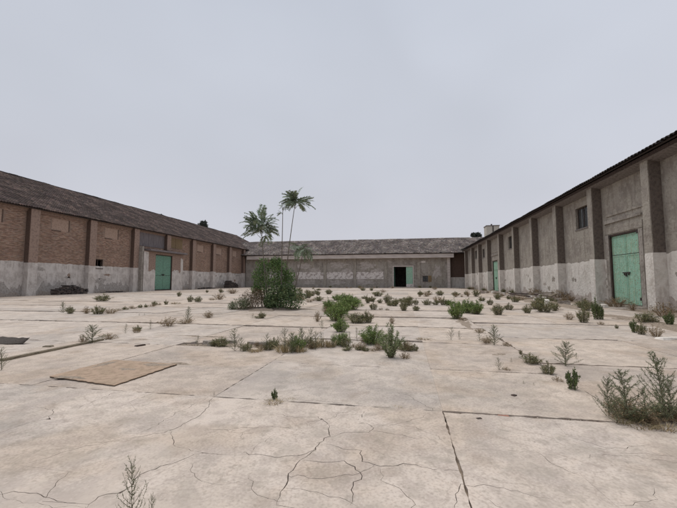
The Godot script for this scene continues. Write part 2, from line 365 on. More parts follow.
	M.dark_wood = surface(paint(512, K(70, 56, 49), [[noise(98, 0.03, 512, FastNoiseLite.TYPE_SIMPLEX_SMOOTH, 4, 1, 8), K(48, 38, 34), 0.45, 0.75, 0.8]]), 1.2, 0.9)
	M.grey_wood = surface(paint(512, K(128, 117, 100), [[noise(99, 0.04, 512, FastNoiseLite.TYPE_SIMPLEX_SMOOTH, 4, 8, 1), K(88, 79, 67), 0.45, 0.75, 0.8], [noise(100, 0.12, 512), K(148, 138, 120), 0.5, 0.9, 0.5]]), 0.9, 0.95, rough_n, 0.5)
	M.board = surface(paint(512, K(161, 138, 118), [[noise(101, 0.012, 512), K(149, 129, 108), 0.45, 0.75, 0.8], [noise(102, 0.02, 512), K(135, 115, 96), 0.5, 0.75, 0.7], [noise(103, 0.15, 512), K(179, 159, 136), 0.5, 0.9, 0.5]]), 1.3, 0.9, nrm, 0.4)
	M.board_edge = plain(78, 66, 56)
	M.sheet = surface(paint(512, K(122, 114, 114), [[noise(104, 0.03, 512, FastNoiseLite.TYPE_SIMPLEX_SMOOTH, 4, 1, 8), K(102, 94, 95), 0.45, 0.75, 0.8]]), 2.2, 0.8)
	M.tan_board = surface(paint(512, K(132, 112, 84), [[noise(105, 0.03, 512), K(110, 92, 68), 0.45, 0.75, 0.8]]), 2.2, 0.9)
	M.roof_base = plain(62, 54, 52, 0.95)
	M.tar = surface(paint(512, K(66, 58, 52), [[noise(106, 0.05, 512), K(44, 38, 34), 0.45, 0.75, 0.8], [noise(107, 0.15, 512), K(92, 83, 74), 0.6, 0.9, 0.5]]), 0.8, 0.9, rough_n, 0.8)
	M.cream = surface(paint(512, K(200, 194, 182), [[noise(108, 0.03, 512), K(178, 170, 158), 0.45, 0.75, 0.8]]), 3.0, 0.95)
	M.brick_red = surface(paint(512, K(160, 116, 100), [[noise(109, 0.05, 512), K(128, 94, 82), 0.45, 0.75, 0.8]]), 0.5, 0.95)
	M.tile = tinted(0.95)
	M.brick = tinted(0.95)
	M.leaf = tinted(0.85, 0.35)
	M.dry = tinted(0.95, 0.2)
	M.stem = plain(96, 88, 68)
	M.dry_stem = plain(138, 118, 94)
	M.bark = plain(112, 104, 94)
	var glass := plain(28, 30, 32, 0.25)
	glass.albedo_color = Color(0.42, 0.44, 0.44, 0.3)
	glass.roughness = 0.08
	glass.transparency = BaseMaterial3D.TRANSPARENCY_ALPHA
	glass.metallic_specular = 0.25
	M.window_glass = glass

# ---------------------------------------------------------------- ground
func jag(a: Vector2, b: Vector2, step: float, amp: float, nz: FastNoiseLite) -> PackedVector2Array:
	var out := PackedVector2Array()
	var n := maxi(1, int(a.distance_to(b) / step))
	var d := (b - a).normalized()
	var s := Vector2(-d.y, d.x)
	for i in n:
		var p := a.lerp(b, float(i) / n)
		var k := nz.get_noise_2d(p.x * 9.0, p.y * 9.0) + 0.6 * nz.get_noise_2d(p.x * 41.0 + 50.0, p.y * 41.0)
		out.append(p + s * k * amp)
	return out

func crack_strip(pts: Array, half: float, nz: FastNoiseLite) -> PackedVector2Array:
	var line := PackedVector2Array()
	for i in pts.size() - 1:
		line.append_array(jag(Vector2(pts[i][0], -pts[i][1]), Vector2(pts[i + 1][0], -pts[i + 1][1]), 0.035, 0.035, nz))
	line.append(Vector2(pts[-1][0], -pts[-1][1]))
	var left := PackedVector2Array()
	var right := PackedVector2Array()
	var n := line.size()
	for i in n:
		var d := (line[mini(i + 1, n - 1)] - line[maxi(i - 1, 0)]).normalized()
		var s := Vector2(-d.y, d.x)
		var t := float(i) / (n - 1)
		var w := half * clampf(minf(t, 1.0 - t) * 5.0 + 0.15, 0.15, 1.0) * (0.6 + 0.8 * absf(nz.get_noise_2d(line[i].x * 23.0, line[i].y * 23.0 + 9.0)))
		left.append(line[i] + s * w)
		right.append(line[i] - s * w)
	right.reverse()
	left.append_array(right)
	return left

# do the triangles of an outline cover just its area?
func fills(p: PackedVector2Array) -> bool:
	var idx := Geometry2D.triangulate_polygon(p)
	var area := 0.0
	for i in p.size():
		area += p[i].cross(p[(i + 1) % p.size()])
	var sum := 0.0
	for i in range(0, idx.size(), 3):
		sum += absf((p[idx[i + 1]] - p[idx[i]]).cross(p[idx[i + 2]] - p[idx[i]]))
	return absf(sum - absf(area)) < 0.0005 + 0.0005 * absf(area)

func build_ground() -> void:
	var st := new_st()
	var gm := PlaneMesh.new()
	gm.size = Vector2(1400, 1400)
	var ground := inst("ground", gm, M.soil, self)
	ground.name = numbered("ground")
	ground.position.y = 0.012
	ground.set_meta("kind", "structure")
	var nz := FastNoiseLite.new()
	nz.seed = 5
	nz.frequency = 0.5
	nz.fractal_octaves = 3
	var heave := FastNoiseLite.new()
	heave.seed = 8
	heave.frequency = 0.09
	var strips := []
	for i in CRACKS.size():
		strips.append(crack_strip(CRACKS[i], 0.0042 if i in [0, 2, 6, 13] else 0.0028, nz))
	# finer cracks that wander between the main ones
	rng.seed = 314
	for i in 22:
		var p := Vector2(rf(-2.6, 2.2), rf(-3.5, -1.7))
		var a := rf(0, TAU)
		var pts := [[p.x, p.y]]
		for k in rng.randi_range(3, 6):
			a += rf(-0.8, 0.8)
			p += Vector2(cos(a), sin(a) * 0.7) * rf(0.1, 0.25)
			if p.y < -3.66 or p.y > -1.5:
				break
			pts.append([p.x, p.y])
		if pts.size() > 2:
			strips.append(crack_strip(pts, rf(0.0014, 0.0024), nz))
	rng.seed = 20
	var flat := Transform3D(Basis(Vector3(1, 0, 0), Vector3(0, 0, -1), Vector3(0, 1, 0)), Vector3(0, 0.03, 0))
	var lanes := []
	var x := -2.06
	while x > -33.0:
		lanes.push_front(x)
		x -= 2.41
	lanes.append_array([0.35, 2.02])
	x = 4.45
	while x < 9.5:
		lanes.append(x)
		x += 2.41
	var rest := new_st()
	var count := 0
	var pieces := []
	var spans := []
	for li in lanes.size() - 1:
		spans.append([lanes[li], lanes[li + 1], false])
	for e in [[-13.0, -5.9], [-5.9, 0.35], [0.35, 6.6]]:
		spans.append([e[0], e[1], true])
	for li in spans.size():
		var xa: float = spans[li][0]
		var xb: float = spans[li][1]
		var rows := []
		if xa < -2.1:
			rows = [-3.72, -6.5, -9.6, -12.6, -15.8]
		elif xa < 2.0:
			rows = [-3.72, -5.42, -7.7, -10.2, -12.7, -15.6]
		else:
			rows = [-3.722, -6.1, -8.6, -11.6, -14.2]
		var z: float = rows[-1]
		if spans[li][2]:
			rows = [1.6, -3.712]
			z = -99.0
		while z > -66.0:
			z -= 3.6 + 0.5 * sin(li * 1.7 + z)
			rows.append(maxf(z, -68.4))
		for ri in rows.size() - 1:
			var za: float = rows[ri]
			var zb: float = rows[ri + 1]
			var cx := (xa + xb) * 0.5
			var cz := (za + zb) * 0.5
			if cz < -1.0 and not spans[li][2] and (cx - 2.5 > 0.75 * -zb + 1.5 or cx + 2.5 < 1.45 * zb - 1.5):
				continue
			if cx > 7.6 and cz > -40.0:
				if cx > 8.6:
					continue
			var gap := 0.0095
			if -cz > 8.0:
				gap = rf(0.008, 0.03)
			var g0 := gap * 1.6
			var g1 := gap * 1.6
			# broken strip of bare soil behind the ledge
			if xa > -4.6 and xa < -0.5 and absf(za + 6.5) < 0.2:
				g0 = 0.42 if xa < -2.1 else 0.05
			if xa > -2.1 and xa < 0.3 and absf(za + 7.7) < 0.1:
				g0 = 0.2
			var near := -cz < 7.0
			var stp := 0.05 if near else (0.1 if -cz < 16.0 else 0.3)
			var amp := 0.02 if near else (0.08 if -cz < 16.0 else 0.13)
			var ga := gap * 0.7
			var gb := gap * 0.7
			if absf(xa - 0.35) < 0.01 and not spans[li][2]:
				ga = 0.0004
			if absf(xb - 0.35) < 0.01 and not spans[li][2]:
				gb = 0.0004
			if -cz > 5.5:
				ga = gap * 0.7 if absf(xa - 2.02) < 0.1 and -cz < 16.0 else 0.0006
				gb = gap * 0.7 if absf(xb - 2.02) < 0.1 and -cz < 16.0 else 0.0006
			var a := Vector2(xa + ga, -za + g0 * 0.8)
			var b := Vector2(xb - gb, -za + g0 * 0.8)
			var c := Vector2(xb - gb, -zb - g1 * 0.3)
			var d := Vector2(xa + ga, -zb - g1 * 0.3)
			if -cz > 9.0:
				for k in 1:
					a += Vector2(0, rf(0, 0.16)); b += Vector2(0, rf(0, 0.16)); c += Vector2(0, rf(-0.1, 0)); d += Vector2(0, rf(-0.1, 0))
			var poly := PackedVector2Array()
			poly.append_array(jag(a, b, stp, amp, nz))
			poly.append_array(jag(b, c, stp, amp * 0.6 if gb > 0.002 else 0.0, nz))
			poly.append_array(jag(c, d, stp, amp, nz))
			poly.append_array(jag(d, a, stp, amp * 0.6 if ga > 0.002 else 0.0, nz))
			var polys := [poly]
			if near:
				for s in strips:
					var next := []
					for p in polys:
						var cut := Geometry2D.clip_polygons(p, s)
						var hole := false
						for q in cut:
							if Geometry2D.is_polygon_clockwise(q) != Geometry2D.is_polygon_clockwise(p):
								hole = true
						if hole:
							# a crack that ends inside the slab: let a hairline run on to the nearest joint
							var best := 0
							for i in p.size():
								if p[i].distance_squared_to(s[0]) < p[best].distance_squared_to(s[0]):
									best = i
							var dir: Vector2 = (p[best] - s[0]).normalized()
							var sd := Vector2(-dir.y, dir.x) * 0.0007
							var a0: Vector2 = s[0] - dir * 0.002
							var b0: Vector2 = p[best] + dir * 0.02
							var joined := Geometry2D.merge_polygons(s, PackedVector2Array([a0 - sd, b0 - sd, b0 + sd, a0 + sd]))
							cut = Geometry2D.clip_polygons(p, joined[0])
							for k in range(1, joined.size()):
								var inner: PackedVector2Array = joined[k]
								if Geometry2D.is_polygon_clockwise(inner) != Geometry2D.is_polygon_clockwise(p):
									inner = inner.duplicate()
									inner.reverse()
								cut.append(inner)
							hole = false
							for q in cut:
								if Geometry2D.is_polygon_clockwise(q) != Geometry2D.is_polygon_clockwise(p):
									hole = true
						if hole or cut.is_empty():
							next.append(p)
						else:
							next.append_array(cut)
					polys = next
			var hgt := heave.get_noise_2d(cx * 0.5, cz * 2.5) * (0.006 if near else 0.03)
			if xa > 2.0 and near:
				hgt -= 0.006
			if -cz > 9.0:
				hgt += rf(0.0, 0.008)
			var tone := rng.randi() % 4
			var tilt := Basis.from_euler(Vector3(rf(-1, 1), 0, rf(-1, 1)) * (0.001 if near else 0.005))
			for p in polys:
				if p.size() < 3:
					continue
				var area := 0.0
				for i in p.size():
					area += p[i].cross(p[(i + 1) % p.size()])
				if absf(area) * 0.5 < 0.0008:
					continue
				var tt := Transform3D(tilt, Vector3(cx, 0, cz) - tilt * Vector3(cx, 0, cz) + Vector3(0, hgt + (rf(-0.0015, 0.0015) if polys.size() > 1 else 0.0), 0)) * flat
				var ok := [p]
				for shrink in [0.0, 0.0005, 0.001, 0.002, 0.004]:
					ok = [p] if shrink == 0.0 else Geometry2D.offset_polygon(p, -shrink)
					var fine := true
					for q in ok:
						if not fills(q):
							fine = false
					if fine:
						break
				for q in ok:
					if not fills(q):
						print("gap in slab ", q.size(), " ", q[0])
					pieces.append([-cz, tt, q, tone])
	pieces.sort_custom(func(p, q): return p[0] < q[0])
	for pc in pieces:
		if count < 298:
			var s := new_st()
			plate(s, pc[1], pc[2], -0.09, 0.0)
			obj("concrete_slab", s, M.slabs[pc[3]], ground)
			count += 1
		else:
			plate(rest, pc[1], pc[2], -0.09, 0.0)
	if pieces.size() > 298:
		var o := obj("concrete_slab", rest, M.concrete, ground)
		o.set_meta("kind", "stuff")
	print("slabs ", pieces.size())
	# low banks of soil that have gathered under the weeds
	for b in [[2.2, -3.86, 0.5, 0.2, 0.07], [2.6, -3.76, 0.5, 0.2, 0.06], [-3.3, -6.75, 0.9, 0.2, 0.05], [-2.2, -6.9, 1.0, 0.22, 0.06], [-6.0, -15.3, 2.2, 1.0, 0.16],
			[1.6, -6.6, 0.25, 0.7, 0.04], [1.75, -11.5, 0.3, 1.4, 0.06], [-1.9, -12.5, 0.8, 1.5, 0.06], [8.0, -24.0, 0.9, 6.0, 0.2], [7.2, -13.0, 0.7, 3.6, 0.12], [9.6, -40.0, 0.9, 12.0, 0.16], [-6.9, -8.2, 0.3, 1.4, 0.03], [-3.45, -5.1, 0.55, 0.12, 0.045], [-4.6, -7.6, 1.4, 0.12, 0.05], [-5.6, -7.0, 0.5, 0.1, 0.05], [9.4, -12.0, 1.4, 5.0, 0.1]]:
		var s := new_st()
		s.set_smooth_group(0)
		var rings := 6
		var seg := 44
		var grid := []
		for i in rings + 1:
			var row := []
			for k in seg:
				var a := TAU * k / seg
				var r := float(i) / rings
				var wob := 1.0 + 0.8 * nz.get_noise_2d(b[0] * 7 + cos(a) * 4.0, b[1] * 5 + sin(a) * 4.0)
				var px: float = b[0] + cos(a) * r * b[2] * wob
				var pz: float = b[1] + sin(a) * r * b[3] * wob
				var py: float = b[4] * (1.0 - r * r) * (0.75 + 0.5 * nz.get_noise_2d(px * 6.0, pz * 6.0))
				if i == rings:
					py = 0.0
				row.append(Vector3(px, py, pz))
			grid.append(row)
		for i in rings:
			for k in seg:
				var k2 := (k + 1) % seg
				quad(s, grid[i][k2], grid[i][k], grid[i + 1][k], grid[i + 1][k2])
		obj("soil_bank", s, M.soil, ground)

# ---------------------------------------------------------------- buildings
func ragged(u0: float, u1: float, v0: float, v1: float, amp: float, sd: int) -> PackedVector2Array:
	var nz := FastNoiseLite.new()
	nz.seed = sd
	nz.frequency = 1.0
	nz.fractal_octaves = 4
	var p := PackedVector2Array([Vector2(u0, v0), Vector2(u1, v0)])
	var n := maxi(2, int((u1 - u0) / 0.12))
	for i in n + 1:
		var u := lerpf(u1, u0, float(i) / n)
		p.append(Vector2(u, maxf(v0 + 0.02, v1 + (nz.get_noise_1d(u * 1.1) + 0.25 * nz.get_noise_1d(u * 7.0 + 30.0)) * amp)))
	return p

func blob(c: Vector2, rx: float, ry: float) -> PackedVector2Array:
	var nz := FastNoiseLite.new()
	nz.seed = int(absf(c.x) * 37.0 + c.y * 91.0)
	nz.frequency = 0.9
	nz.fractal_octaves = 4
	var p := PackedVector2Array()
	for i in 40:
		var a := TAU * i / 40.0
		var r := 1.0 + 0.9 * nz.get_noise_2d(cos(a) * 1.4, sin(a) * 1.4)
		p.append(c + Vector2(cos(a) * rx, sin(a) * ry) * maxf(0.25, r))
	return p

func tile_mesh(w: float, ln: float) -> ArrayMesh:
	var st := new_st()
	st.set_smooth_group(0)
	for k in 4:
		var a0 := PI * k / 4.0
		var a1 := PI * (k + 1) / 4.0
		var p0 := Vector3(-cos(a0) * w * 0.5, sin(a0) * w * 0.32, 0)
		var p1 := Vector3(-cos(a1) * w * 0.5, sin(a1) * w * 0.32, 0)
		quad(st, p0, p0 + Vector3(0, 0, ln), p1 + Vector3(0, 0, ln), p1)
		# the thick front edge of the tile
		var q0 := p0 * 0.82 - Vector3(0, 0.012, 0)
		var q1 := p1 * 0.82 - Vector3(0, 0.012, 0)
		quad(st, q0 + Vector3(0, 0, ln), q1 + Vector3(0, 0, ln), p1 + Vector3(0, 0, ln), p0 + Vector3(0, 0, ln))
	st.generate_normals()
	return st.commit()

# tiles on a slope: o lower corner of the eave, along the eave, up the slope
func tiles(o: Vector3, along: Vector3, up: Vector3, nu: int, nv: int, du: float, dv: float, tones: Array, sag: FastNoiseLite, parent: Node) -> void:
	var mm := MultiMesh.new()
	mm.transform_format = MultiMesh.TRANSFORM_3D
	mm.use_colors = true
	mm.mesh = tile_mesh(du * 1.02, dv * 1.35)
	var n := along.cross(up).normalized()
	if n.y < 0:
		n = -n
	var xs := []
	var cs := []
	for i in nu:
		for j in nv:
			if rf(0, 1) < 0.006:
				continue
			var p := o + along * (i + 0.5) * du + up * (j * dv + dv * 1.0)
			var big := sag.get_noise_2d(i * du * 1.4, j * dv * 1.4)
			p += n * (0.03 + big * 0.05 + rf(-0.006, 0.006))
			var b := Basis((-up).cross(n).cross(Vector3.ZERO) , n, -up)
			var zz := (-up + n * 0.09 + along * rf(-0.05, 0.05)).normalized()
			var xx := n.cross(zz).normalized()
			b = Basis(xx, zz.cross(xx), zz)
			xs.append(Transform3D(b, p))
			var t := sag.get_noise_2d(i * du * 3.0 + 40.0, j * dv * 3.0) * 0.9 + rf(-0.45, 0.45)
			var c: Color = tones[1]
			if t < -0.2:
				c = tones[0]
			elif t > 0.38:
				c = tones[2]
			cs.append(vary(c, 0.25))
	mm.instance_count = xs.size()
	for i in xs.size():
		mm.set_instance_transform(i, xs[i])
		mm.set_instance_color(i, cs[i])
	var mi := MultiMeshInstance3D.new()
	mi.multimesh = mm
	mi.material_override = M.tile
	mi.name = "roof_tiles"
	parent.add_child(mi, true)
	mi.set_meta("kind", "stuff")

func slope_slab(st: SurfaceTool, a: Vector3, b: Vector3, c: Vector3, d: Vector3, th: float) -> void:
	var n := (b - a).cross(d - a).normalized() * th
	if n.y < 0:
		quad(st, a, d, c, b)
		quad(st, a + n, b + n, c + n, d + n)
	else:
		n = -n
		quad(st, a, b, c, d)
		quad(st, d + n, c + n, b + n, a + n)
	for e in [[a, b], [b, c], [c, d], [d, a]]:
		quad(st, e[0], e[0] + n, e[1] + n, e[1])

func double_door(parent: Node, t: Transform3D, u0: float, u1: float, v0: float, v1: float, paint_m: Material, split: float, n0 := -0.1, plain_leaf := false) -> void:
	var d := Node3D.new()
	d.name = "door"
	parent.add_child(d, true)
	var st := new_st()
	wbox(st, t, u0 - 0.09, u0, v0, v1 + 0.09, n0 - 0.08, n0 + 0.09)
	wbox(st, t, u1, u1 + 0.09, v0, v1 + 0.09, n0 - 0.08, n0 + 0.09)
	wbox(st, t, u0, u1, v1, v1 + 0.09, n0 - 0.08, n0 + 0.09)
	obj("door_frame", st, M.dark_wood, d)
	st = new_st()
	wbox(st, t, u0 - 0.06, u1 + 0.06, v0 - 0.08, v0 - 0.005, n0 - 0.1, n0 + 0.14)
	obj("threshold", st, M.iron, d)
	var um := (u0 + u1) * 0.5
	for s in [[u0 + 0.012, um - 0.014], [um + 0.014, u1 - 0.012]]:
		st = new_st()
		var a: float = s[0]
		var b: float = s[1]
		wbox(st, t, a, b, v0 + 0.02, v1 - 0.01, n0 - 0.03, n0)
		if not plain_leaf:
			# pressed rim, middle rail and a diagonal of the sheet steel leaf
			for r in [[a, a + 0.07, v0 + 0.02, v1 - 0.01], [b - 0.07, b, v0 + 0.02, v1 - 0.01]]:
				wbox(st, t, r[0], r[1], r[2], r[3], n0 + 0.0, n0 + 0.018)
			for r in [v0 + 0.02, split - 0.05, v1 - 0.09]:
				wbox(st, t, a + 0.07, b - 0.07, r, r + 0.07, n0, n0 + 0.016)
			wbox(st, t, (a + b) * 0.5 - 0.008, (a + b) * 0.5 + 0.008, v0 + 0.09, split - 0.05, n0, n0 + 0.006)
		obj("door_leaf", st, paint_m, d)
	st = new_st()
	wbox(st, t, u0 + 0.02, u1 - 0.02, split + 0.03, split + 0.055, n0 + 0.019, n0 + 0.024)
	wbox(st, t, um - 0.014, um + 0.014, v0 + 0.05, v1 - 0.02, n0 - 0.045, n0 - 0.02)
	obj("seam_strip", st, M.iron, d)
	st = new_st()
	var lv := v0 + (v1 - v0) * 0.44
	wbox(st, t, um - 0.3, um + 0.3, lv, lv + 0.06, n0 + 0.02, n0 + 0.05)
	wbox(st, t, um - 0.05, um + 0.05, lv - 0.16, lv - 0.01, n0 + 0.025, n0 + 0.065)
	wbox(st, t, um - 0.2, um - 0.15, lv - 0.1, lv, n0 + 0.02, n0 + 0.05)
	wbox(st, t, um + 0.15, um + 0.2, lv - 0.1, lv, n0 + 0.02, n0 + 0.05)
	obj("lock_bar", st, M.iron, d)
	for hv in [v0 + 0.25, v1 - 0.1]:
		for hu in [u0, u1]:
			st = new_st()
			wbox(st, t, hu - 0.07, hu + 0.07, hv, hv + 0.14, n0 + 0.092, n0 + 0.13)
			obj("hinge", st, M.iron, d)

func window(parent: Node, t: Transform3D, u0: float, u1: float, v0: float, v1: float, bars: int) -> void:
	var w := Node3D.new()
	w.name = "window"
	parent.add_child(w, true)
	var st := new_st()
	var n0 := -0.14
	wbox(st, t, u0, u0 + 0.07, v0, v1, n0 - 0.06, n0)
	wbox(st, t, u1 - 0.07, u1, v0, v1, n0 - 0.06, n0)
	wbox(st, t, u0 + 0.07, u1 - 0.07, v0, v0 + 0.07, n0 - 0.06, n0)
	wbox(st, t, u0 + 0.07, u1 - 0.07, v1 - 0.07, v1, n0 - 0.06, n0)
	wbox(st, t, (u0 + u1) * 0.5 - 0.03, (u0 + u1) * 0.5 + 0.03, v0 + 0.07, v1 - 0.07, n0 - 0.05, n0 - 0.005)
	obj("frame", st, M.dark_wood, w)
	st = new_st()
	wbox(st, t, u0 - 0.06, u1 + 0.06, v0 - 0.07, v0 - 0.003, -0.2, 0.05)
	obj("sill", st, M.eave, w)
	for s in [[u0 + 0.07, (u0 + u1) * 0.5 - 0.03], [(u0 + u1) * 0.5 + 0.03, u1 - 0.07]]:
		st = new_st()
		wbox(st, t, s[0], s[1], v0 + 0.07, v1 - 0.07, n0 - 0.04, n0 - 0.032)
		obj("pane", st, M.window_glass, w)
	for i in bars:
		st = new_st()
		var u := lerpf(u0, u1, (i + 1.0) / (bars + 1.0))
		wbox(st, t, u - 0.01, u + 0.01, v0, v1, n0 + 0.03, n0 + 0.05)
		obj("bar", st, M.iron, w)

func shell(t: Transform3D, u0: float, u1: float, depth: float, v1: float, ridge: float, m: Material, parent: Node) -> void:
	# back wall and gable ends that close the building
	var st := new_st()
	wbox(st, t, u0, u1, -0.1, v1, -depth, -depth + 0.35)
	obj("back_wall", st, m, parent)
	for e in [[u0, u0 + 0.35], [u1 - 0.35, u1]]:
		st = new_st()
		wbox(st, t, e[0], e[1], -0.1, v1, -depth + 0.35, -0.36)
		var tt := t * Transform3D(Basis(Vector3(0, 0, 1), Vector3(0, 1, 0), Vector3(1, 0, 0)), Vector3.ZERO)
		plate(st, tt, PackedVector2Array([Vector2(-depth + 0.02, v1), Vector2(-0.02, v1), Vector2(-depth * 0.5, ridge - 0.12)]), e[0] + 0.01, e[1] - 0.01)
		obj("gable", st, m, parent)

func right_building(sag: FastNoiseLite) -> void:
	var t := Transform3D(Basis(Vector3(0, 0, 1), Vector3(0, 1, 0), Vector3(-1, 0, 0)), Vector3(11, 0, 0))
	var b := thing("warehouse", "long grey rendered warehouse with buttress piers, pale limewashed base and two green doors", "building", Vector3.ZERO)
	var z0 := -67.5
	var z1 := 3.0
	var doors := [[-21.85, -19.3, 0.12, 3.78], [-48.2, -45.7, 0.12, 3.8]]
	var wins := [[-25.55, -24.0, 4.6, 5.95], [-41.0, -39.5, 4.7, 6.0], [-54.1, -52.7, 4.6, 5.8], [-59.6, -58.2, 4.8, 6.0], [-15.4, -14.0, 4.6, 5.95]]
	var st := new_st()
	wall_grid(st, t, z0, z1, -0.1, 6.9, -0.35, 0.0, doors + wins)
	obj("wall", st, M.render_grey, b)
	shell(t, z0, z1, 15.0, 6.9, 10.4, M.render_grey, b)
	var piers := [-8.0, -12.8, -17.56, -22.4, -27.36, -32.3, -37.4, -42.94, -48.83, -54.5, -59.95, -66.1]
	# limewash, bay by bay
	var prev := z1
	var k := 0
	for p in piers + [z0]:
		var a: float = p
		var e: float = prev
		var segs := [[a, e]]
		for d in doors:
			if d[0] > a - 0.5 and d[1] < e:
				segs = [[a, d[0] - 0.32], [d[1] + 0.32, e]]
				if d[0] - 0.32 < a:
					segs.remove_at(0)
		for s in segs:
			st = new_st()
			plate(st, t, ragged(s[0] + 0.002, s[1] - 0.002, -0.05, 2.5, 0.09, 100 + k), 0.0, 0.006)
			obj("limewash_band", st, M.limewash, b)
			st = new_st()
			plate(st, t, ragged(s[0] + 0.004, s[1] - 0.004, -0.05, 0.5, 0.55, 250 + k), 0.0, 0.009)
			obj("dirt_crust", st, M.stain, b)
			for q in 3:
				var pu: float = rf(s[0] + 0.3, s[1] - 0.3) if s[1] - s[0] > 0.8 else (s[0] + s[1]) * 0.5
				st = new_st()
				plate(st, t, blob(Vector2(pu, rf(0.5, 2.4)), minf(rf(0.1, 0.4), (s[1] - s[0]) * 0.35), rf(0.05, 0.22)), 0.0, 0.0075)
				obj("bare_patch", st, M.render_grey if q < 2 else M.stain, b)
			st = new_st()
			plate(st, t, ragged(s[0] + 0.003, s[1] - 0.003, -0.05, 0.16, 0.22, 200 + k), 0.0, 0.011)
			obj("dirt_crust", st, M.dirt, b)
			k += 1
		prev = p - 0.5
	for p in piers:
		var pr := Node3D.new()
		pr.name = "pier"
		b.add_child(pr, true)
		st = new_st()
		wbox(st, t, p - 0.5, p, 2.5, 6.6, 0.0, 0.46)
		obj("shaft", st, M.pier, pr)  # sides show this dark tone, the front plate is lighter
		st = new_st()
		plate(st, t, PackedVector2Array([Vector2(p - 0.51, 2.5), Vector2(p - 0.004, 2.5), Vector2(p + rf(-0.03, 0.0), 3.6), Vector2(p - 0.01, 4.9), Vector2(p + rf(-0.03, 0.0), 6.6), Vector2(p - 0.51, 6.6)]), 0.46, 0.5)
		obj("lighter_facing", st, M.render_grey, pr)
		st = new_st()
		plate(st, t, ragged(p - 0.515, p + 0.015, -0.05, 2.52, 0.03, int(-p * 7)), 0.007, 0.515)
		obj("base", st, M.limewash, pr)
	# eave: sloping concrete soffit, upstand and the roof's dark edge
	st = new_st()
	var prof := [Vector2(0.0, 6.48), Vector2(0.62, 6.6), Vector2(0.62, 6.78), Vector2(0.0, 6.9)]
	var n := 48
	for i in n:
		var ua := lerpf(z0, z1, float(i) / n) + (0.004 if i > 0 else 0.0)
		var ub := lerpf(z0, z1, float(i + 1) / n) - 0.004
		for j in 4:
			var q0: Vector2 = prof[j]
			var q1: Vector2 = prof[(j + 1) % 4]
			quad(st, t * Vector3(ua, q0.y, q0.x), t * Vector3(ua, q1.y, q1.x), t * Vector3(ub, q1.y, q1.x), t * Vector3(ub, q0.y, q0.x))
		quad(st, t * Vector3(ua, prof[0].y, prof[0].x), t * Vector3(ua, prof[1].y, prof[1].x), t * Vector3(ua, prof[2].y, prof[2].x), t * Vector3(ua, prof[3].y, prof[3].x))
		quad(st, t * Vector3(ub, prof[3].y, prof[3].x), t * Vector3(ub, prof[2].y, prof[2].x), t * Vector3(ub, prof[1].y, prof[1].x), t * Vector3(ub, prof[0].y, prof[0].x))
	obj("eave", st, M.eave, b)
	st = new_st()
	slope_slab(st, Vector3(10.2, 6.83, z1 + 0.3), Vector3(10.2, 6.83, z0 - 0.3), Vector3(18.5, 10.5, z0 - 0.3), Vector3(18.5, 10.5, z1 + 0.3), 0.06)
	slope_slab(st, Vector3(18.5, 10.5, z1 + 0.3), Vector3(18.5, 10.5, z0 - 0.3), Vector3(26.8, 6.83, z0 - 0.3), Vector3(26.8, 6.83, z1 + 0.3), 0.06)
	var roof := obj("roof", st, M.roof_base, b)
	var up := Vector3(8.3, 3.67, 0).normalized()
	tiles(Vector3(10.1, 6.765, z0 - 0.2), Vector3(0, 0, 1), up, int((z1 - z0) / 0.24), 4, 0.24, 0.27, [lin(48, 45, 46), lin(60, 56, 56), lin(76, 71, 69)], sag, roof)
	st = new_st()
	wbox(st, t, z0 - 0.25, z1 + 0.25, 6.62, 6.75, 0.64, 0.7)
	obj("fascia_board", st, M.dark_wood, b)
	for d in doors:
		double_door(b, t, d[0] + 0.09, d[1] - 0.09, d[2], d[3] - 0.09, M.green_pale, 2.62)
		# cement jambs and lintel round the door
		for s in [[d[0] - 0.3, d[0]], [d[1], d[1] + 0.3]]:
			st = new_st()
			plate(st, t, ragged(s[0], s[1], -0.05, d[3] + 0.02, 0.02, 300 + k), 0.001, 0.03)
			obj("jamb", st, M.render_end, b)
			k += 1
		st = new_st()
		plate(st, t, ragged(d[0] - 0.34, d[1] + 0.34, d[3] + 0.05, d[3] + 0.4, 0.1, 310 + k), 0.001, 0.036)
		obj("lintel", st, M.render_grey, b)
		# broken stub of a lost canopy
		st = new_st()
		var poly := ragged(d[0] - 0.3, d[1] + 0.35, d[3] + 0.62, d[3] + 0.8, 0.16, 330 + k)
		plate(st, t, poly, 0.001, 0.085)
		obj("canopy_stub", st, M.render_end, b)
		st = new_st()
		plate(st, t, ragged(d[0] - 0.1, d[1] + 0.5, d[3] + 1.0, d[3] + 1.12, 0.14, 350 + k), 0.001, 0.05)
		obj("canopy_stub", st, M.render_grey, b)
	for w in wins:
		window(b, t, w[0], w[1], w[2], w[3], 3)
	# ramps up to the doors
	for d in doors:
		st = new_st()
		var m: float = (d[0] + d[1]) * 0.5
		var fl := [Vector3(9.0, -0.02, m + 2.1), Vector3(10.98, -0.02, m + 1.7), Vector3(10.98, 0.1, m + 1.6), Vector3(9.0, 0.012, m + 2.0),
			Vector3(9.0, -0.02, m - 2.1), Vector3(10.98, -0.02, m - 1.7), Vector3(10.98, 0.1, m - 1.6), Vector3(9.0, 0.012, m - 2.0)]
		hexa(st, fl)
		obj("ramp", st, M.old_concrete, b)

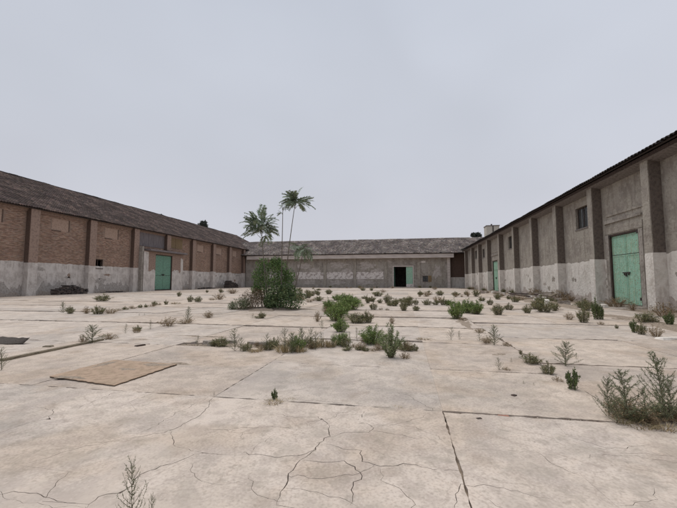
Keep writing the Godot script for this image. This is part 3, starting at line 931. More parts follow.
func brickwork(t: Transform3D, u0: float, u1: float, v0: float, v1: float, holes: Array, n: float, parent: Node) -> void:
	var st := new_st()
	box(st, Vector3(-0.119, -0.0265, -0.03), Vector3(0.119, 0.0265, 0.012))
	st.generate_normals()
	var mm := MultiMesh.new()
	mm.transform_format = MultiMesh.TRANSFORM_3D
	mm.use_colors = true
	mm.mesh = st.commit()
	var tones := [lin(156, 129, 112), lin(144, 117, 101), lin(167, 141, 124), lin(132, 108, 94), lin(154, 133, 119)]
	var nz := FastNoiseLite.new()
	nz.seed = 77
	nz.frequency = 0.35
	var xs := []
	var cs := []
	var row := 0
	var v := v0 + 0.033
	var bs := Basis(t.basis.x, t.basis.y, t.basis.z)
	while v < v1:
		var u := u0 + 0.125 + (0.125 if row % 2 == 1 else 0.0)
		while u < u1 - 0.1:
			var skip := false
			for h in holes:
				if u + 0.12 > h[0] and u - 0.12 < h[1] and v + 0.03 > h[2] and v - 0.03 < h[3]:
					skip = true
					break
			if not skip:
				xs.append(Transform3D(bs, t * Vector3(u, v, n + rf(-0.003, 0.003))))
				var c: Color = tones[rng.randi() % 5]
				var k := 1.0 + 0.22 * nz.get_noise_2d(u, v * 1.5)
				cs.append(vary(Color(c.r * k, c.g * k, c.b * k), 0.14))
			u += 0.25
		v += 0.065
		row += 1
	mm.instance_count = xs.size()
	for i in xs.size():
		mm.set_instance_transform(i, xs[i])
		mm.set_instance_color(i, cs[i])
	var mi := MultiMeshInstance3D.new()
	mi.multimesh = mm
	mi.material_override = M.brick
	mi.name = "bricks"
	parent.add_child(mi, true)
	mi.set_meta("kind", "stuff")

func left_building(sag: FastNoiseLite) -> void:
	var t := Transform3D(Basis(Vector3(0, 0, 1), Vector3(0, 1, 0), Vector3(1, 0, 0)), Vector3(-32.5, 0, 0))
	var b := thing("warehouse", "long brown brick warehouse with dark tiled roof, greyish limewashed base and a porch door", "building", Vector3.ZERO)
	var z0 := -86.0
	var z1 := -12.0
	var door := [-44.7, -41.3, 0.1, 4.75]
	var hole := [-34.15, -32.95, 2.68, 3.64]
	var vents := [[-29.9, -28.1, 6.1, 7.2], [-36.1, -34.2, 6.05, 7.2], [-54.2, -52.3, 6.0, 7.05], [-60.2, -58.2, 6.0, 7.1], [-66.0, -64.4, 6.0, 7.1], [-23.9, -22.0, 6.1, 7.2]]
	var st := new_st()
	wall_grid(st, t, z0, z1, -0.1, 7.8, -0.35, 0.0, [hole, [door[0], door[1], door[2], door[3]]])
	obj("wall", st, M.mortar, b)
	shell(t, z0, z1, 20.0, 7.8, 12.85, M.mortar, b)
	var piers := [-19.6, -25.77, -31.87, -38.1, -44.2, -50.33, -56.4, -62.2, -68.2]
	var skip := [hole]
	for p in piers:
		skip.append([p - 0.8, p, 0.0, 8.0])
	for v in vents:
		skip.append(v)
	brickwork(t, -69.0, -16.0, 2.85, 7.6, skip + [[-47.0, -39.0, 0.0, 5.1], [-44.2, -39.1, 5.7, 7.62], [-48.3, -45.0, 5.95, 7.7]], 0.0, b)
	var k := 0
	var prev := z1
	for p in piers + [-70.0]:
		var segs := [[p, prev]]
		if p < -44.0 and p > -45.0:
			segs = []
		elif p < -50.0 and p > -51.0:
			segs = [[p, -47.3]]
		for s in segs:
			st = new_st()
			plate(st, t, ragged(s[0] + 0.002, s[1] - 0.002, -0.05, lerpf(3.0, 2.75, clampf((-s[0] - 25) / 40.0, 0, 1)), 0.07, 400 + k), 0.0, 0.016)
			obj("limewash_band", st, M.limewash_grey, b)
			st = new_st()
			plate(st, t, ragged(s[0] + 0.004, s[1] - 0.004, -0.05, 0.85, 1.1, 550 + k), 0.0, 0.019)
			obj("dirt_crust", st, M.stain_grey, b)
			for q in 4:
				st = new_st()
				plate(st, t, blob(Vector2(rf(s[0] + 0.5, s[1] - 0.5), rf(0.7, 2.7)), rf(0.15, 0.55), rf(0.08, 0.3)), 0.0, 0.0175)
				obj("bare_patch", st, M.mortar if q == 0 else M.stain_grey, b)
			st = new_st()
			plate(st, t, ragged(s[0] + 0.003, s[1] - 0.003, -0.05, 0.3, 0.4, 500 + k), 0.0, 0.021)
			obj("dirt_crust", st, M.dirt, b)
			k += 1
		prev = p - 0.8
	for p in piers:
		var pr := Node3D.new()
		pr.name = "pier"
		b.add_child(pr, true)
		var lo := 5.5 if (p < -44.0 and p > -45.0) else 2.85
		st = new_st()
		wbox(st, t, p - 0.8, p, lo, 7.75, 0.0, 0.46)
		obj("shaft", st, M.brown_pier, pr)  # brown shaft, darker than the plate on its front
		st = new_st()
		wbox(st, t, p - 0.81, p - 0.004, lo, 7.75, 0.46, 0.5)
		obj("lighter_facing", st, M.red_render, pr)
		if lo < 5.0:
			st = new_st()
			plate(st, t, ragged(p - 0.815, p + 0.012, -0.05, 2.88, 0.05, int(-p * 5)), 0.02, 0.515)
			obj("base", st, M.limewash_grey, pr)
	# bricked-up vents with dark sills
	for v in vents:
		var vn := Node3D.new()
		vn.name = "vent"
		b.add_child(vn, true)
		st = new_st()
		wbox(st, t, v[0] + 0.01, v[1] - 0.01, v[2] + 0.01, v[3], 0.0, 0.004)
		obj("infill", st, M.pale_infill, vn)
		st = new_st()
		wbox(st, t, v[0] + 0.9, v[1], v[2] - 0.09, v[2] + 0.01, 0.0, 0.05)
		wbox(st, t, v[0], v[0] + 0.09, v[2] + 0.01, v[3], 0.005, 0.03)
		obj("frame", st, M.brown_pier, vn)
	var op := Node3D.new()
	op.name = "opening"
	b.add_child(op, true)
	st = new_st()
	wbox(st, t, hole[0], hole[1], hole[2] - 0.08, hole[2] - 0.003, -0.3, 0.04)
	wbox(st, t, hole[0] + 0.0, hole[0] + 0.08, hole[2], hole[3], -0.2, -0.1)
	wbox(st, t, hole[1] - 0.08, hole[1], hole[2], hole[3], -0.2, -0.1)
	wbox(st, t, hole[0] + 0.08, hole[1] - 0.08, hole[3] - 0.08, hole[3], -0.2, -0.1)
	wbox(st, t, (hole[0] + hole[1]) * 0.5 - 0.04, (hole[0] + hole[1]) * 0.5 + 0.04, hole[2], hole[3] - 0.08, -0.19, -0.11)
	obj("frame", st, M.dark_wood, op)
	# porch: flat brick front with pale corner strips, slab canopy, green door
	var pf := 1.0
	st = new_st()
	wall_grid(st, t, -47.1, -39.2, -0.1, 5.05, 0.55, pf, [door])
	wbox(st, t, -47.1, -46.75, -0.1, 5.05, 0.022, 0.55)
	wbox(st, t, -39.55, -39.2, -0.1, 5.05, 0.022, 0.55)
	obj("porch_wall", st, M.red_render, b)
	for s in [[-40.0, -39.15, 4.95, 0.03], [-47.15, -46.6, 4.4, 0.3], [-41.3, -40.0, 2.6, 0.5], [-46.6, -44.7, 2.7, 0.5]]:
		st = new_st()
		plate(st, t, ragged(s[0] + 0.002, s[1] - 0.002, -0.05, s[2], s[3], 600 + k), pf, pf + 0.014)
		obj("limewash_band", st, M.limewash_grey, b)
		k += 1
	st = new_st()
	wbox(st, t, -39.2, -38.92, -0.1, 5.55, 0.022, pf - 0.05)
	obj("porch_side", st, M.render_end, b)
	st = new_st()
	wbox(st, t, -47.4, -39.6, 5.1, 5.3, 0.02, 1.55)
	wbox(st, t, -47.3, -39.7, 5.055, 5.1, 0.02, 1.3)
	obj("canopy", st, M.sheet, b)
	double_door(b, t, door[0] + 0.09, door[1] - 0.09, door[2] + 0.08, door[3] - 0.09, M.green_deep, 2.0, pf - 0.15, true)
	st = new_st()
	wbox(st, t, -44.18, -39.1, 5.72, 7.6, 0.0, 0.05)
	for i in 5:
		wbox(st, t, -44.1 + i * 1.0, -44.04 + i * 1.0, 5.72, 7.6, 0.05, 0.07)
	obj("sheet_panel", st, M.sheet, b)
	st = new_st()
	wbox(st, t, -48.25, -45.05, 5.98, 7.68, 0.0, 0.06)
	wbox(st, t, -46.7, -46.62, 5.98, 7.68, 0.06, 0.085)
	obj("board_panel", st, M.tan_board, b)
	# roof
	st = new_st()
	slope_slab(st, Vector3(-31.95, 7.72, z1 + 0.4), Vector3(-31.95, 7.72, z0 - 0.4), Vector3(-42.5, 12.9, z0 - 0.4), Vector3(-42.5, 12.9, z1 + 0.4), 0.1)
	slope_slab(st, Vector3(-42.5, 12.9, z1 + 0.4), Vector3(-42.5, 12.9, z0 - 0.4), Vector3(-53.1, 7.72, z0 - 0.4), Vector3(-53.1, 7.72, z1 + 0.4), 0.1)
	var roof := obj("roof", st, M.roof_base, b)
	var up := Vector3(-10.55, 5.18, 0).normalized()
	tiles(Vector3(-31.85, 7.69, -86.2), Vector3(0, 0, 1), up, int(70.0 / 0.22), int(11.8 / 0.24), 0.22, 0.24, [lin(74, 63, 59), lin(92, 79, 74), lin(120, 103, 95)], sag, roof)
	st = new_st()
	var last := Vector3.ZERO
	for i in 150:
		var z := lerpf(-86.2, -16.0, i / 150.0)
		var y := 12.93 + sag.get_noise_1d(z * 2.0) * 0.07
		box(st, Vector3(-42.66, y, z), Vector3(-42.34, y + 0.13, z + 0.45))
	obj("ridge_tiles", st, M.roof_base, roof)
	st = new_st()
	wbox(st, t, -69.0, z1, 7.55, 7.7, 0.012, 0.2)
	wbox(st, t, -69.0, z1, 7.42, 7.55, 0.012, 0.1)
	obj("corbel", st, M.red_render, b)

func end_building(sag: FastNoiseLite) -> void:
	var t := Transform3D(Basis.IDENTITY, Vector3(0, 0, -69))
	var b := thing("warehouse", "low wide warehouse across the end of the yard with open dark doorway and concrete canopy", "building", Vector3.ZERO)
	var door := [-2.15, 1.7, 0.08, 4.15]
	var win := [3.35, 4.3, 1.2, 2.25]
	var st := new_st()
	wall_grid(st, t, -31.9, 8.4, -0.1, 6.5, -0.35, 0.0, [door, win])
	obj("wall", st, M.render_end, b)
	shell(t, -31.9, 16.0, 12.5, 6.4, 10.0, M.render_end, b)
	# set-back bay at the right hand end
	st = new_st()
	wbox(st, t, 8.4, 15.6, 2.0, 6.4, -1.35, -1.0)
	obj("side_wall", st, M.brown_pier, b)
	st = new_st()
	wbox(st, t, 8.4, 15.6, -0.1, 2.0, -1.35, -0.99)
	obj("side_wall_base", st, M.limewash, b)
	for p in [[-21.6, 0.55], [-15.6, 0.6], [-9.7, 0.55], [-3.75, 0.55], [2.35, 0.6], [7.8, 0.5], [-27.5, 0.55]]:
		st = new_st()
		wbox(st, t, p[0], p[0] + p[1], -0.1, 5.7, 0.0, 0.14)
		obj("pilaster", st, M.render_grey if p[0] < 7.0 else M.cornice, b)
	# painted strip, flaked away in places
	for s in [[-21.0, -15.65], [-14.95, -9.75], [-9.1, -3.9], [-26.8, -21.7]]:
		st = new_st()
		var poly := ragged(s[0], s[1], 1.68, 3.02, 0.22, 700 + int(s[0]))
		plate(st, t, poly, 0.0, 0.008)
		obj("painted_strip", st, M.flaked_white, b)
	for s in [[-13.5, -10.8, 3.9, 5.3], [-8.4, -4.9, 3.2, 5.1], [-8.6, -4.6, 0.1, 1.6], [4.4, 7.4, 0.2, 4.9], [2.5, 3.9, 4.7, 5.05], [-20.5, -17.5, 3.4, 5.2], [-27.0, -23.5, 0.1, 1.5], [-14.6, -11.0, 0.1, 1.4]]:
		st = new_st()
		plate(st, t, ragged(s[0], s[1], s[2], s[3], 0.3, 720 + int(s[0] * 3)), 0.0, 0.006)
		obj("patched_render", st, M.render_grey if s[0] < 2.0 or s[0] > 4.0 else M.flaked_white, b)
	for s in [[-19.5, 4.3, 1.4, 0.5], [-17.2, 3.4, 1.2, 0.45], [-12.5, 4.5, 1.6, 0.6], [-11.2, 3.3, 1.0, 0.4], [-7.0, 4.2, 1.5, 0.7], [-5.3, 3.3, 1.0, 0.35], [-7.4, 1.0, 1.8, 0.5], [-13.0, 1.0, 1.3, 0.4], [-18.5, 1.1, 1.2, 0.4], [-3.0, 5.0, 0.5, 0.3], [6.0, 3.0, 0.7, 1.1]]:
		st = new_st()
		plate(st, t, blob(Vector2(s[0], s[1]), s[2], s[3]), 0.0, 0.007)
		obj("bare_patch", st, M.pale_render, b)
	# doorway
	var d := Node3D.new()
	d.name = "door"
	b.add_child(d, true)
	st = new_st()
	wbox(st, t, door[0] - 0.02, door[0] + 0.16, door[2], door[3], -0.2, 0.05)
	wbox(st, t, door[1] - 0.14, door[1] + 0.02, door[2], door[3], -0.2, 0.05)
	wbox(st, t, door[0] + 0.16, door[1] - 0.14, door[3] - 0.16, door[3] + 0.02, -0.2, 0.05)
	obj("door_frame", st, M.cornice, d)
	var lt := t * Transform3D(Basis(Vector3.UP, -0.12), Vector3(1.54, 0, -0.06))
	st = new_st()
	box(st, Vector3(-1.22, 0.75, -0.05), Vector3(0, 3.96, 0.0), lt)
	box(st, Vector3(-1.22, 2.4, 0.0), Vector3(0, 2.48, 0.02), lt)
	obj("door_leaf", st, M.green_pale, d)
	st = new_st()
	box(st, Vector3(-1.22, 0.12, -0.05), Vector3(0, 0.74, 0.0), lt)
	obj("kick_panel", st, M.flaked_white, d)
	lt = t * Transform3D(Basis(Vector3.UP, 1.45), Vector3(-1.98, 0, -0.1))
	st = new_st()
	box(st, Vector3(0, 0.12, -0.05), Vector3(1.75, 3.96, 0.0), lt)
	obj("door_leaf", st, M.green_deep, d)
	st = new_st()
	wbox(st, t, -2.9, 2.0, -0.03, 0.12, 0.3, 2.2)
	wbox(st, t, -2.6, 1.9, -0.03, 0.2, 0.006, 1.0)
	obj("step", st, M.concrete, b)
	window(b, t, win[0], win[1], win[2], win[3], 2)
	st = new_st()
	wbox(st, t, 4.36, 4.95, 1.15, 2.3, 0.008, 0.05)
	obj("shutter", st, M.tan_board, b)
	# canopy
	st = new_st()
	var n := 13
	for i in n:
		wbox(st, t, lerpf(-31.3, 8.9, float(i) / n) + 0.006, lerpf(-31.3, 8.9, float(i + 1) / n) - 0.006, 5.6, 6.42, 0.002, 1.0)
	obj("canopy", st, M.cornice, b)
	st = new_st()
	slope_slab(st, Vector3(16.2, 6.4, -67.9), Vector3(-36.0, 6.4, -67.9), Vector3(-36.0, 9.95, -75.25), Vector3(16.2, 9.95, -75.25), 0.1)
	slope_slab(st, Vector3(16.2, 9.95, -75.25), Vector3(-36.0, 9.95, -75.25), Vector3(-36.0, 6.4, -82.6), Vector3(16.2, 6.4, -82.6), 0.1)
	var roof := obj("roof", st, M.roof_base, b)
	tiles(Vector3(-35.0, 6.42, -67.8), Vector3(1, 0, 0), Vector3(0, 3.55, -7.35).normalized(), int(51.0 / 0.24), int(8.2 / 0.26), 0.24, 0.26, [lin(110, 101, 97), lin(134, 124, 118), lin(164, 153, 145)], sag, roof)

# ---------------------------------------------------------------- plants
func feather_mesh(sd: int, branches: int, per: int, spread: float) -> Array:
	rng.seed = sd
	var ss := new_st()
	var fs := new_st()
	var lean := Vector3(rf(-0.06, 0.06), 0, rf(-0.06, 0.06))
	var trunk := []
	for i in 7:
		var t := i / 6.0
		trunk.append(Vector3(0, t, 0) + lean * t * t + Vector3(rf(-0.008, 0.008), 0, rf(-0.008, 0.008)))
	tube(ss, trunk, 0.012, 0.003)
	var greens := [lin(114, 123, 92), lin(97, 108, 79), lin(130, 134, 103), lin(108, 110, 88)]
	for i in branches:
		var t := clampf(0.04 + 0.9 * pow(float(i) / branches, 0.9) + rf(-0.03, 0.03), 0.02, 0.96)
		var az := i * 2.399 + rf(-0.4, 0.4)
		var ln := (0.10 + (1.0 - t) * 0.55) * rf(0.65, 1.1)
		var el := rf(0.3, 0.85)
		var d := Vector3(cos(az) * cos(el) * spread, sin(el), sin(az) * cos(el) * spread)
		var p := Vector3(0, t, 0) + lean * t * t
		var line := [p]
		for k in 4:
			d = (d + Vector3(rf(-0.12, 0.12), 0.10, rf(-0.12, 0.12))).normalized()
			p += d * ln / 4.0
			line.append(p)
		tube(ss, line, 0.006, 0.002, 3)
		var cnt := int(per * (0.4 + ln * 1.6))
		for k in cnt:
			var q := float(k) / cnt
			var f := q * 3.999
			var at: Vector3 = line[int(f)].lerp(line[int(f) + 1], f - int(f))
			var dd: Vector3 = ((line[int(f) + 1] - line[int(f)]).normalized() * 0.8 + rdir() * 0.9).normalized()
			leaf(fs, at, dd, dd.cross(rdir()).normalized(), rf(0.035, 0.07), rf(0.006, 0.012), vary(greens[rng.randi() % 4], 0.2))
	for k in int(per * 1.2):
		var t := rf(0.1, 1.0)
		var dd := (Vector3(0, 0.9, 0) + rdir()).normalized()
		leaf(fs, Vector3(0, t, 0) + lean * t * t, dd, dd.cross(rdir()).normalized(), rf(0.035, 0.07), rf(0.006, 0.012), vary(greens[rng.randi() % 4], 0.2))
	ss.generate_normals()
	fs.generate_normals()
	return [ss.commit(), fs.commit()]

func bush_mesh(sd: int, stems: int, per: int, greens: Array, wide: float, lf: float, lw: float, narrow_foot := 0.25) -> Array:
	rng.seed = sd
	var ss := new_st()
	var fs := new_st()
	for i in stems:
		var az := rf(0, TAU)
		var r := sqrt(rf(0.0, 1.0)) * 0.5 * wide
		var h := rf(0.55, 1.0) * (1.0 - 0.45 * r / (0.5 * wide))
		var a := Vector3(cos(az) * r * narrow_foot, 0, sin(az) * r * narrow_foot)
		var e := Vector3(cos(az) * r, h, sin(az) * r)
		var line := [a]
		for k in 4:
			var t := (k + 1) / 4.0
			line.append(a.lerp(e, t) + Vector3(0, 0.08 * sin(t * PI), 0) + rdir() * 0.012)
		tube(ss, line, 0.008, 0.003, 3)
		for k in per:
			var f := pow(rf(0.02, 1.0), 0.7) * 3.999
			var at: Vector3 = line[int(f)].lerp(line[int(f) + 1], f - int(f))
			var dd: Vector3 = ((line[int(f) + 1] - line[int(f)]).normalized() * 0.7 + rdir()).normalized()
			leaf(fs, at + rdir() * 0.02, dd, dd.cross(rdir()).normalized(), lf * rf(0.6, 1.2), lw * rf(0.7, 1.2), vary(greens[rng.randi() % greens.size()], 0.22), rf(-0.3, 0.3))
	ss.generate_normals()
	fs.generate_normals()
	return [ss.commit(), fs.commit()]

func grass_mesh(sd: int, blades: int, tones: Array) -> Array:
	rng.seed = sd
	var ss := new_st()
	var fs := new_st()
	for i in blades:
		var az := rf(0, TAU)
		var r := sqrt(rf(0, 1)) * 0.3
		var a := Vector3(cos(az) * r, 0, sin(az) * r)
		var out := rf(0.05, 0.5)
		var az2 := az + rf(-0.9, 0.9)
		var h := rf(0.35, 1.0)
		var m := a + Vector3(cos(az2) * out * 0.4, h * 0.65, sin(az2) * out * 0.4)
		var e := a + Vector3(cos(az2) * out, h, sin(az2) * out)
		var side := Vector3(-sin(az2 + rf(-1, 1)), 0, cos(az2 + rf(-1, 1))).normalized() * rf(0.006, 0.014)
		fs.set_color(vary(tones[rng.randi() % tones.size()], 0.22))
		fs.add_vertex(a - side); fs.add_vertex(a + side); fs.add_vertex(m + side * 0.8)
		fs.add_vertex(a - side); fs.add_vertex(m + side * 0.8); fs.add_vertex(m - side * 0.8)
		fs.add_vertex(m - side * 0.8); fs.add_vertex(m + side * 0.8); fs.add_vertex(e)
	for i in 5:
		var az := rf(0, TAU)
		tube(ss, [Vector3.ZERO, Vector3(cos(az) * 0.1, 0.4, sin(az) * 0.1), Vector3(cos(az) * rf(0.1, 0.4), rf(0.6, 0.95), sin(az) * rf(0.1, 0.4))], 0.01, 0.004, 3)
	ss.generate_normals()
	fs.generate_normals()
	return [ss.commit(), fs.commit()]

func make_weed_meshes() -> void:
	var gr := [lin(117, 136, 73), lin(95, 118, 61), lin(135, 150, 86), lin(109, 125, 76)]
	var ol := [lin(113, 116, 81), lin(96, 101, 72), lin(133, 131, 96), lin(135, 121, 89)]
	var dk := [lin(96, 110, 68), lin(82, 94, 61), lin(116, 123, 79)]
	var br := [lin(146, 126, 98), lin(122, 102, 78), lin(164, 146, 114), lin(104, 92, 66)]
	var sw := [lin(176, 158, 124), lin(152, 134, 104), lin(190, 174, 142), lin(140, 130, 98)]
	var vs := [lin(121, 132, 93), lin(106, 119, 80), lin(136, 145, 106)]
	weed_meshes = {"feather": [], "feather_big": [], "shrub": [], "green": [], "dry": [], "dark": [], "strawgrass": [], "vase": []}
	for i in 4:
		weed_meshes.feather.append(feather_mesh(1000 + i, 26, 26, 1.0))
		weed_meshes.feather_big.append(feather_mesh(1100 + i, 36, 54, 1.35))
		weed_meshes.shrub.append(bush_mesh(1200 + i, 38, 30, ol, 0.9, 0.14, 0.022, 0.45))
		weed_meshes.green.append(bush_mesh(1300 + i, 60, 34, gr, 1.0, 0.13, 0.02, 0.4))
		weed_meshes.dry.append(bush_mesh(1400 + i, 40, 16, br, 1.0, 0.12, 0.018, 0.3))
		weed_meshes.dark.append(bush_mesh(1500 + i, 26, 50, dk, 0.75, 0.11, 0.035, 0.5))
		weed_meshes.strawgrass.append(grass_mesh(1600 + i, 170, sw))
	weed_meshes.vase.append(bush_mesh(1700, 46, 40, vs, 1.0, 0.09, 0.02, 0.1))

func weed(kind: String, x: float, z: float, h: float, w: float, label: String, group: String) -> Node3D:
	var key := kind
	if kind == "feather" and h > 0.4:
		key = "feather_big"
	var names := {"feather": "feathery_weed", "shrub": "low_weed", "green": "green_weed", "dry": "dry_weed", "dark": "dark_weed", "strawgrass": "straw_tuft", "vase": "tufted_weed"}
	var vs: Array = weed_meshes[key]
	var m: Array = vs[rng.randi() % vs.size()]
	var y := 0.01
	if kind == "strawgrass" or absf(x - 2.1) < 0.6 and absf(z + 3.8) < 0.3:
		y = 0.015
	var o := thing(names[kind], label, "weed" if kind != "strawgrass" else "tuft", Vector3(x, y, z), group)
	o.rotation.y = rf(0, TAU)
	var ws := w
	if kind == "feather":
		ws = clampf(w * 1.25, h * 0.4, h * 1.5)
	var grow := (0.92 if h > 0.4 else 1.12) if kind == "feather" else 1.32
	if kind == "strawgrass":
		grow = 1.0
	o.scale = Vector3(ws * grow * rf(0.92, 1.12), h * grow, ws * grow * rf(0.92, 1.12))
	o.rotation.x = rf(-0.1, 0.1)
	o.rotation.z = rf(-0.1, 0.1)
	var drym: bool = kind in ["dry", "strawgrass"]
	inst("stems", m[0], M.dry_stem if drym else M.stem, o)
	inst("foliage", m[1], M.dry if drym else M.leaf, o)
	return o

func plant_weeds() -> void:
	make_weed_meshes()
	rng.seed = 4242
	var word := {"feather": "feathery grey-green upright weed", "shrub": "low olive green weed", "green": "dense bright green bushy weed", "dry": "dry brown weed", "dark": "compact dark green weed", "strawgrass": "pale straw coloured dry tuft", "vase": "pale green tufted weed"}
	for kind in WEEDS:
		for a in WEEDS[kind]:
			var x: float = a[0]
			var z: float = a[1]
			var place := "in the joints of the middle yard"
			if kind == "vase":
				place = "fanning out beside a dry tuft"
			elif z < -35.0:
				place = "near the end building"
			elif x > 6.0:
				place = "near the grey rendered warehouse"
			elif x < -9.5 :
				place = "in joints near the brick warehouse"
			elif x > 1.3 and z > -5.0 and kind == "feather":
				place = "in the soil bank by slabs"
			elif z > -2.6 and kind == "feather":
				place = "on its own in a crack of bare concrete"
			elif z > -9.0 and x < -1.0:
				place = "by the broken slab edge"
			elif z > -9.0 and x > 1.0:
				place = "along the joint towards the soil bank"
			elif z > -9.0:
				place = "in the joint between the front slabs"
			var size := "tiny" if a[2] < 0.16 else ("small" if a[2] < 0.32 else ("knee-high" if a[2] < 0.6 else "waist-high"))
			var girth := "narrow " if a[3] < a[2] * 0.6 else ("spreading " if a[3] > a[2] * 1.35 else "")
			weed(kind, x, z, a[2], a[3], "%s %s%s %s" % [size, girth, word[kind], place], "%s %s" % [word[kind], place])

# the many small tufts that line the far joints and the wall feet
func plant_tufts() -> void:
	rng.seed = 777
	var spots := []
	for i in 40:
		var z: float = [-18.5, -22.0, -25.5, -29.5, -34.0, -40.0, -47.0, -55.0][rng.randi() % 8] + rf(-0.35, 0.35)
		spots.append([rf(-0.34, 0.16) * -z, z, "in the joints of the middle yard"])
	for i in 16:
		spots.append([10.4 + rf(-0.7, 0.1), rf(-60.0, -17.0), "at the foot of the grey wall"])
	for i in 14:
		spots.append([rf(-24.0, 8.0), rf(-68.0, -63.5), "at the foot of the end building"])
	for i in 10:
		spots.append([rf(6.6, 9.4), rf(-34.0, -17.0), "among the rubble by the grey warehouse"])
	for i in 12:
		spots.append([rf(1.95, 2.8), -3.84 + rf(-0.12, 0.14), "matted in the soil bank by the slabs"])
	for i in 26:
		spots.append([rf(-4.0, 0.3), -6.8 + rf(-0.15, 0.2), "in the broken slab strip"])
	for s in spots:
		var near: bool = s[1] > -8.0
		var h := rf(0.08, 0.2) if near else rf(0.18, 0.5)
		var dry := rf(0, 1) < (0.85 if near else 0.45)
		var kind := "dry" if dry else "shrub"
		weed(kind, s[0], s[1], h, h * rf(0.9, 1.9), "%s %s %s" % ["tiny" if h < 0.2 else "small", "dry brown tuft" if dry else "olive green tuft", s[2]], "tufts %s" % s[2])

func crumbs() -> void:
	rng.seed = 99
	var st := new_st()
	hexa(st, [Vector3(-0.9, -0.5, 0.7), Vector3(0.8, -0.5, 0.9), Vector3(0.6, 0.6, 0.5), Vector3(-0.5, 0.5, 0.6), Vector3(-0.8, -0.5, -0.9), Vector3(0.9, -0.5, -0.7), Vector3(0.4, 0.5, -0.5), Vector3(-0.6, 0.6, -0.4)])
	st.generate_normals()
	var mm := MultiMesh.new()
	mm.transform_format = MultiMesh.TRANSFORM_3D
	mm.use_colors = true
	mm.mesh = st.commit()
	var at := []
	for i in 900:
		at.append(Vector3(2.05 + rng.randfn(0, 0.45), 0.03, -3.86 + rng.randfn(0, 0.13)))
	for i in 900:
		at.append(Vector3(rf(-4.6, 0.2), 0.03, -6.75 + rng.randfn(0, 0.14)))
	for i in 500:
		at.append(Vector3(rf(-5.2, 2.2), 0.031, -3.71 + rng.randfn(0, 0.035)))
	for i in 500:
		at.append(Vector3(1.95 + rng.randfn(0, 0.09), 0.035, rf(-13.0, -4.0)))
	for i in 700:
		at.append(Vector3(rf(-0.4, 2.0), 0.033, [-5.42, -7.7, -10.2][i % 3] + rng.randfn(0, 0.06)))
	for i in 400:
		at.append(Vector3(-0.3 + rng.randfn(0, 0.7), 0.031, -3.45 + rng.randfn(0, 0.3)))
	for i in 900:
		at.append(Vector3(rf(-9.0, 5.0), 0.033, rf(-12.0, -2.0)))
	mm.instance_count = at.size()
	for i in at.size():
		var r := rf(0.0015, 0.007) * (1.0 + 2.0 * pow(rf(0, 1), 8.0))
		mm.set_instance_transform(i, Transform3D(Basis.from_euler(Vector3(rf(0, 0.5), rf(0, TAU), 0)).scaled(Vector3(r, r * 0.7, r)), at[i]))
		mm.set_instance_color(i, vary([lin(120, 108, 96), lin(150, 138, 126), lin(96, 84, 72), lin(168, 156, 144)][rng.randi() % 4], 0.15))
	var mi := MultiMeshInstance3D.new()
	mi.multimesh = mm
	mi.material_override = M.brick
	mi.name = numbered("soil_crumbs")
	add_child(mi)
	mi.set_meta("kind", "stuff")
	tag(mi, "loose soil crumbs and grit scattered along the slab joints", "grit")

func compound_leaf(sd: int, droop: float) -> Array:
	rng.seed = sd
	var ss := new_st()
	var fs := new_st()
	var line := []
	var p := Vector3.ZERO
	var d := Vector3(0, 0.3, 1).normalized()
	line.append(p)
	for k in 8:
		d = (d + Vector3(rf(-0.12, 0.12), -droop * 0.08, 0)).normalized()
		p += d / 8.0
		line.append(p)
	tube(ss, line, 0.009, 0.003, 3)
	var greens := [lin(112, 126, 104), lin(126, 140, 116), lin(100, 114, 92), lin(138, 150, 128)]
	for k in 10:
		var q := 0.14 + 0.86 * k / 9.0
		var f := minf(q * 8.0, 7.999)
		var at: Vector3 = line[int(f)].lerp(line[int(f) + 1], f - int(f))
		var fw: Vector3 = (line[int(f) + 1] - line[int(f)]).normalized()
		for s in [-1.0, 1.0]:
			var dd := (Vector3(s, 0, 0) * 0.9 + fw * 0.45 + Vector3(0, -0.12 - rf(0, 0.3), 0)).normalized()
			var ln := 0.32 * (1.0 - 0.45 * absf(q - 0.5) * 1.6) * rf(0.85, 1.15)
			leaf(fs, at, dd, dd.cross(Vector3(0, 1, 0.2)).normalized(), ln, ln * 0.4, vary(greens[rng.randi() % 4], 0.18), 0.2)
	ss.generate_normals()
	fs.generate_normals()
	return [ss.commit(), fs.commit()]

